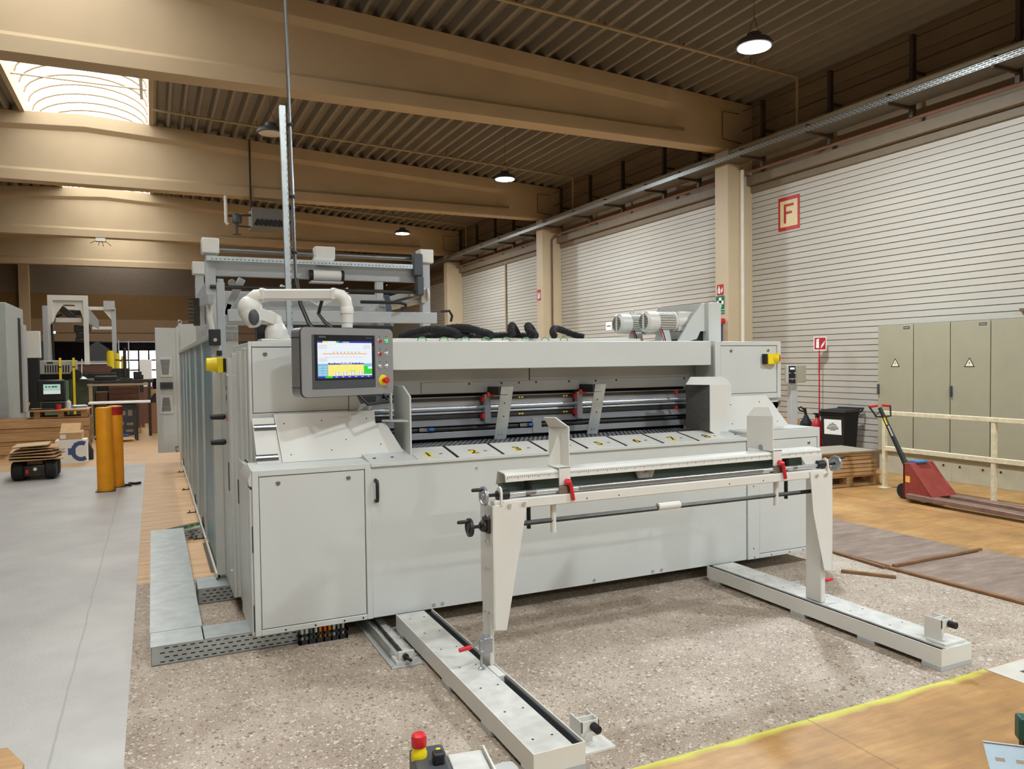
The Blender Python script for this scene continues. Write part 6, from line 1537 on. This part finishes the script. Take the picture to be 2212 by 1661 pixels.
tag(b.build('brown_board_bundle', BROWNC, bevel=.01), 'brown board bundle with white edge lying high behind the black wheel', 'board bundle')
tag(MB().box(-1.88, -1.12, 23.48, 23.95, 1.825, 1.86).build('white_sheet', WHITE, smooth=False), 'white sheet on the high brown board bundle', 'sheet')
tag(MB().box(-1.95, -.9, 23.45, 23.95, 0, 1.578).build('dark_stand', DARKST, bevel=.01), 'dark stand carrying the high brown board bundle', 'stand')
for x, w, z1, lb in ((-1.07, .10, 2.17, 'tallest yellow cylinder behind the rack'), (-.90, .055, 2.10, 'middle yellow tube behind the rack'), (-.77, .04, 2.02, 'shortest yellow tube behind the rack')):
    b = MB().cyl((x, 24.6, 1.70), (x, 24.6, z1), w, seg=18).cyl((x, 24.6, z1), (x, 24.6, z1 + .03), w * .7, seg=14); b.mi = 1
    b.cyl((x, 24.6, 1.92), (x, 24.6, 1.95), w + .002, seg=18)
    tag(b.build('yellow_cylinder', [YEL, BLACK if w < .09 else YEL]), lb, 'cylinder')
tag(MB().box(-1.25, -.6, 24.5, 24.9, 0, 1.70).build('dark_stand', DARKST, bevel=.01), 'dark stand carrying the yellow cylinders', 'stand')
for x, z1, lb in ((-.88, 2.52, 'left thin rod rising behind the yellow cylinders'), (-.62, 2.50, 'right thin rod rising behind the yellow cylinders')):
    tag(MB().cyl((x, 25.2, 0), (x, 25.2, z1), .018, seg=8).build('thin_rod', LG), lb, 'rod')
tag(MB().box(-.12, .10, 21.98, 22.04, 0, .80).build('cardboard_upright', paint('panel_brown', (160, 118, 84), .8)), 'upright brown cardboard panel left of the open switch cabinet', 'panel')
tag(MB().box(-.11, .10, 21.98, 22.04, .80, 1.15).build('cardboard_upright', CARD), 'upper brown cardboard panel left of the open switch cabinet', 'panel')
tag(MB().lathe([(.11, 0), (.12, .5), (.11, .5)], (-.36, 24.5, 1.0), (0, 0, 1), 18).build('black_drum', BLACK), 'black drum under the right end of the long rack', 'drum')
tag(MB().box(-.48, -.24, 24.3, 24.7, 0, 1.0).build('dark_crate', BROWNC), 'brown crate below the black drum', 'crate')
tag(MB().box(-.36, -.02, 26, 26.5, 1.12, 1.95).build('white_parcel', WHITE, bevel=.01), 'white parcel stack on a pallet far behind the long rack', 'parcel')
tag(MB().box(-.9, .0, 26, 27, 0, 1.11).build('brown_crate', BROWNC, bevel=.01), 'brown crate under the white parcels far behind', 'crate')
b = MB().box(-.78, -.45, 20.0, 20.35, .0, .10); b.build
tag(b.build('open_carton', CARD, smooth=False), 'small open carton on the floor right of the bollards', 'box')
tag(MB().prism([(-.80, 19.98, .10), (-.46, 19.98, .10), (-.40, 19.85, .05), (-.72, 19.85, .05)], (0, .004, .004)).build('carton_flap_sheet', CARD, smooth=False), 'loose cardboard flap lying against the small open carton', 'cardboard')
tag(MB().obox((-.62, 20.15, .13), (.16, .12, .06), .4).build('blue_bag', BLUE, bevel=.02), 'blue packet lying on the small open carton', 'packet')
tag(MB().lathe([(.09, 0), (.02, .22)], (-1.02, 18.9, 0), (0, 0, 1), 14).build('red_cone', RED), 'small red cone left of the bollards', 'cone')

# dark structures in the rear opening
tag(MB().box(-2.3, -1.6, 34, 35, 0, 2.4).prism([(-2.4, 34, 2.4), (-1.5, 34, 2.4), (-1.95, 34, 2.75)], (0, 1, 0)).build('dark_booth', DGREY), 'dark booth with a gabled top in the rear opening', 'booth')
tag(MB().box(-4.6, -.9, 33, 33.04, 1.92, 1.97).box(-4.6, -4.5, 33, 33.04, 0, 1.92).box(-.95, -.9, 33, 33.04, 0, 1.92).build('rear_railing', GREYD), 'pale rail across the rear opening', 'railing')

# ------------------------------------------------------------------ foreground, cut by the lower picture edge
t = thing('stop_button_box', 'black control box with a red mushroom stop button at the lower picture edge', 'control box', (.64, 1.95, 0))
ex, ey = .627, 2.005
BX = Matrix.Translation((.655, 1.925, 0)) @ Matrix.Rotation(math.radians(-9), 4, 'Z')
MB(BX).box(-.046, .052, -.12, .135, .56, .663).build('box', DGREY, t, bevel=.012)
MB(BX).cyl((.0, -.02, 0), (.0, -.02, .56), .02, seg=12).box(-.12, .12, -.14, .1, 0, .01).build('stand_foot', GREYD, t)
MB().lathe([(.022, .654), (.022, .664), (.022, .674), (.0195, .678), (.0185, .696), (.012, .70)], (ex + .015, ey, 0), (0, 0, 1), 28).build('yellow_collar', YEL, t)
MB().lathe([(.012, .690), (.0205, .692), (.0215, .698), (.0215, .715), (.020, .723), (.014, .727), (.0, .726)], (ex + .015, ey, 0), (0, 0, 1), 28).build('stop_button', RED, t)
MB(BX).box(.022, .036, .06, .09, .663, .673).build('yellow_tab', YEL, t, bevel=.003)
MB(BX).box(.002, .036, .01, .04, .663, .695).build('black_catch', BLACK, t, bevel=.006)
t = thing('sheet_metal_pedestal', 'white sheet-metal pedestal top at the lower picture edge beside the stop button', 'pedestal', (.77, 1.93, 0))
CX = Matrix.Translation((.76, 1.93, 0)) @ Matrix.Rotation(math.radians(-9), 4, 'Z')
MB(CX).box(-.045, .052, -.25, .075, 0, .645).build('cover', WORN, t, bevel=.003)
MB(CX).box(.056, .062, -.25, .078, 0, .655).build('edge_sheet', CREAM, t, bevel=.001)
b = MB(CX).prism([(.062, -.25, .62), (.062, .01, .62), (.10, .025, .62), (.128, .02, .62), (.135, -.01, .62), (.135, -.25, .62)], (0, 0, .006)); b.build('side_tab', GREYD, t, bevel=.001)
MB(CX).lathe([(.008, 0), (.008, .004), (.004, .004)], (.10, -.04, .626), (0, 0, 1), 14).build('screw', STEEL, t)
MB(CX).box(.062, .13, -.25, -.15, 0, .62).build('tab_support', GREYD, t)
TX = Matrix.Translation((2.40, 1.55, .30)) @ Matrix.Rotation(math.radians(-40), 4, 'Z')
t = thing('tray_offcut', 'galvanised perforated tray piece leaning in at the lower right picture corner', 'tray piece', (2.70, 1.70, 0))
O = [Vector((2.792, 1.823, .30)), Vector((2.93, 1.69, .30)), Vector((2.70, 1.55, .0)), Vector((2.515, 1.63, .0))]
O = [Vector((2.79, 1.825, .30)), Vector((3.12, 1.52, .30)), Vector((2.98, 1.30, .0)), Vector((2.62, 1.60, .0))]
nrm2 = (O[1] - O[0]).cross(O[3] - O[0]).normalized()
MB().prism(O, nrm2 * .002).build('plate', paint('blue_grey_galvanised', (150, 166, 174), .45, .3, var=.1), t, smooth=False)
MB().tube([O[0] + Vector((0, 0, .002)), O[1] + Vector((0, 0, .002))], .004, 6).build('rolled_edge', SILV, t)
b = MB()
for r in range(4):
    for k in range(6):
        u0 = .06 + .15 * k + (r % 2) * .07; v0 = .12 + .2 * r
        P2 = lambda u, v: O[0] + (O[1] - O[0]) * u + (O[3] - O[0]) * v - nrm2 * .0006
        b.prism([P2(u0, v0), P2(u0 + .07, v0), P2(u0 + .07, v0 + .03), P2(u0, v0 + .03)], nrm2 * .0004)
        b.prism([q + nrm2 * .003 for q in (P2(u0, v0), P2(u0 + .07, v0), P2(u0 + .07, v0 + .03), P2(u0, v0 + .03))], nrm2 * .0004)
b.build('slots', paint('slot_tan', (150, 128, 104), .6), t, smooth=False)['kind'] = 'stuff'
t = thing('green_tool', 'dark green tool handle entering at the right picture edge', 'tool', (3.3, 1.9, 0))
MB().obox((3.26, 1.90, .215), (.16, .06, .10), math.radians(-40)).build('handle', paint('tool_green', (30, 80, 70), .4), t, bevel=.01)
MB().obox((3.27, 1.90, .085), (.14, .05, .17), math.radians(-40)).build('foot', paint('tool_brown', (60, 30, 24), .5), t, bevel=.006)
t = MB().prism([(-.85, 4.09, .004), (-.635, 4.075, .004), (-.545, 3.875, .004), (-.56, 3.7, .004), (-.85, 3.7, .004)], (0, 0, .03))
tag(t.build('wood_plank', WOODP, bevel=.003), 'end of a light wooden plank at the lower left picture corner', 'plank')
tag(MB().tube([(-.53, 3.82, .015), (-.47, 3.75, .015), (-.42, 3.6, .015)], .01, 8).build('blue_rod', BLUE), 'blue rod end beside the plank at the lower left corner', 'rod')
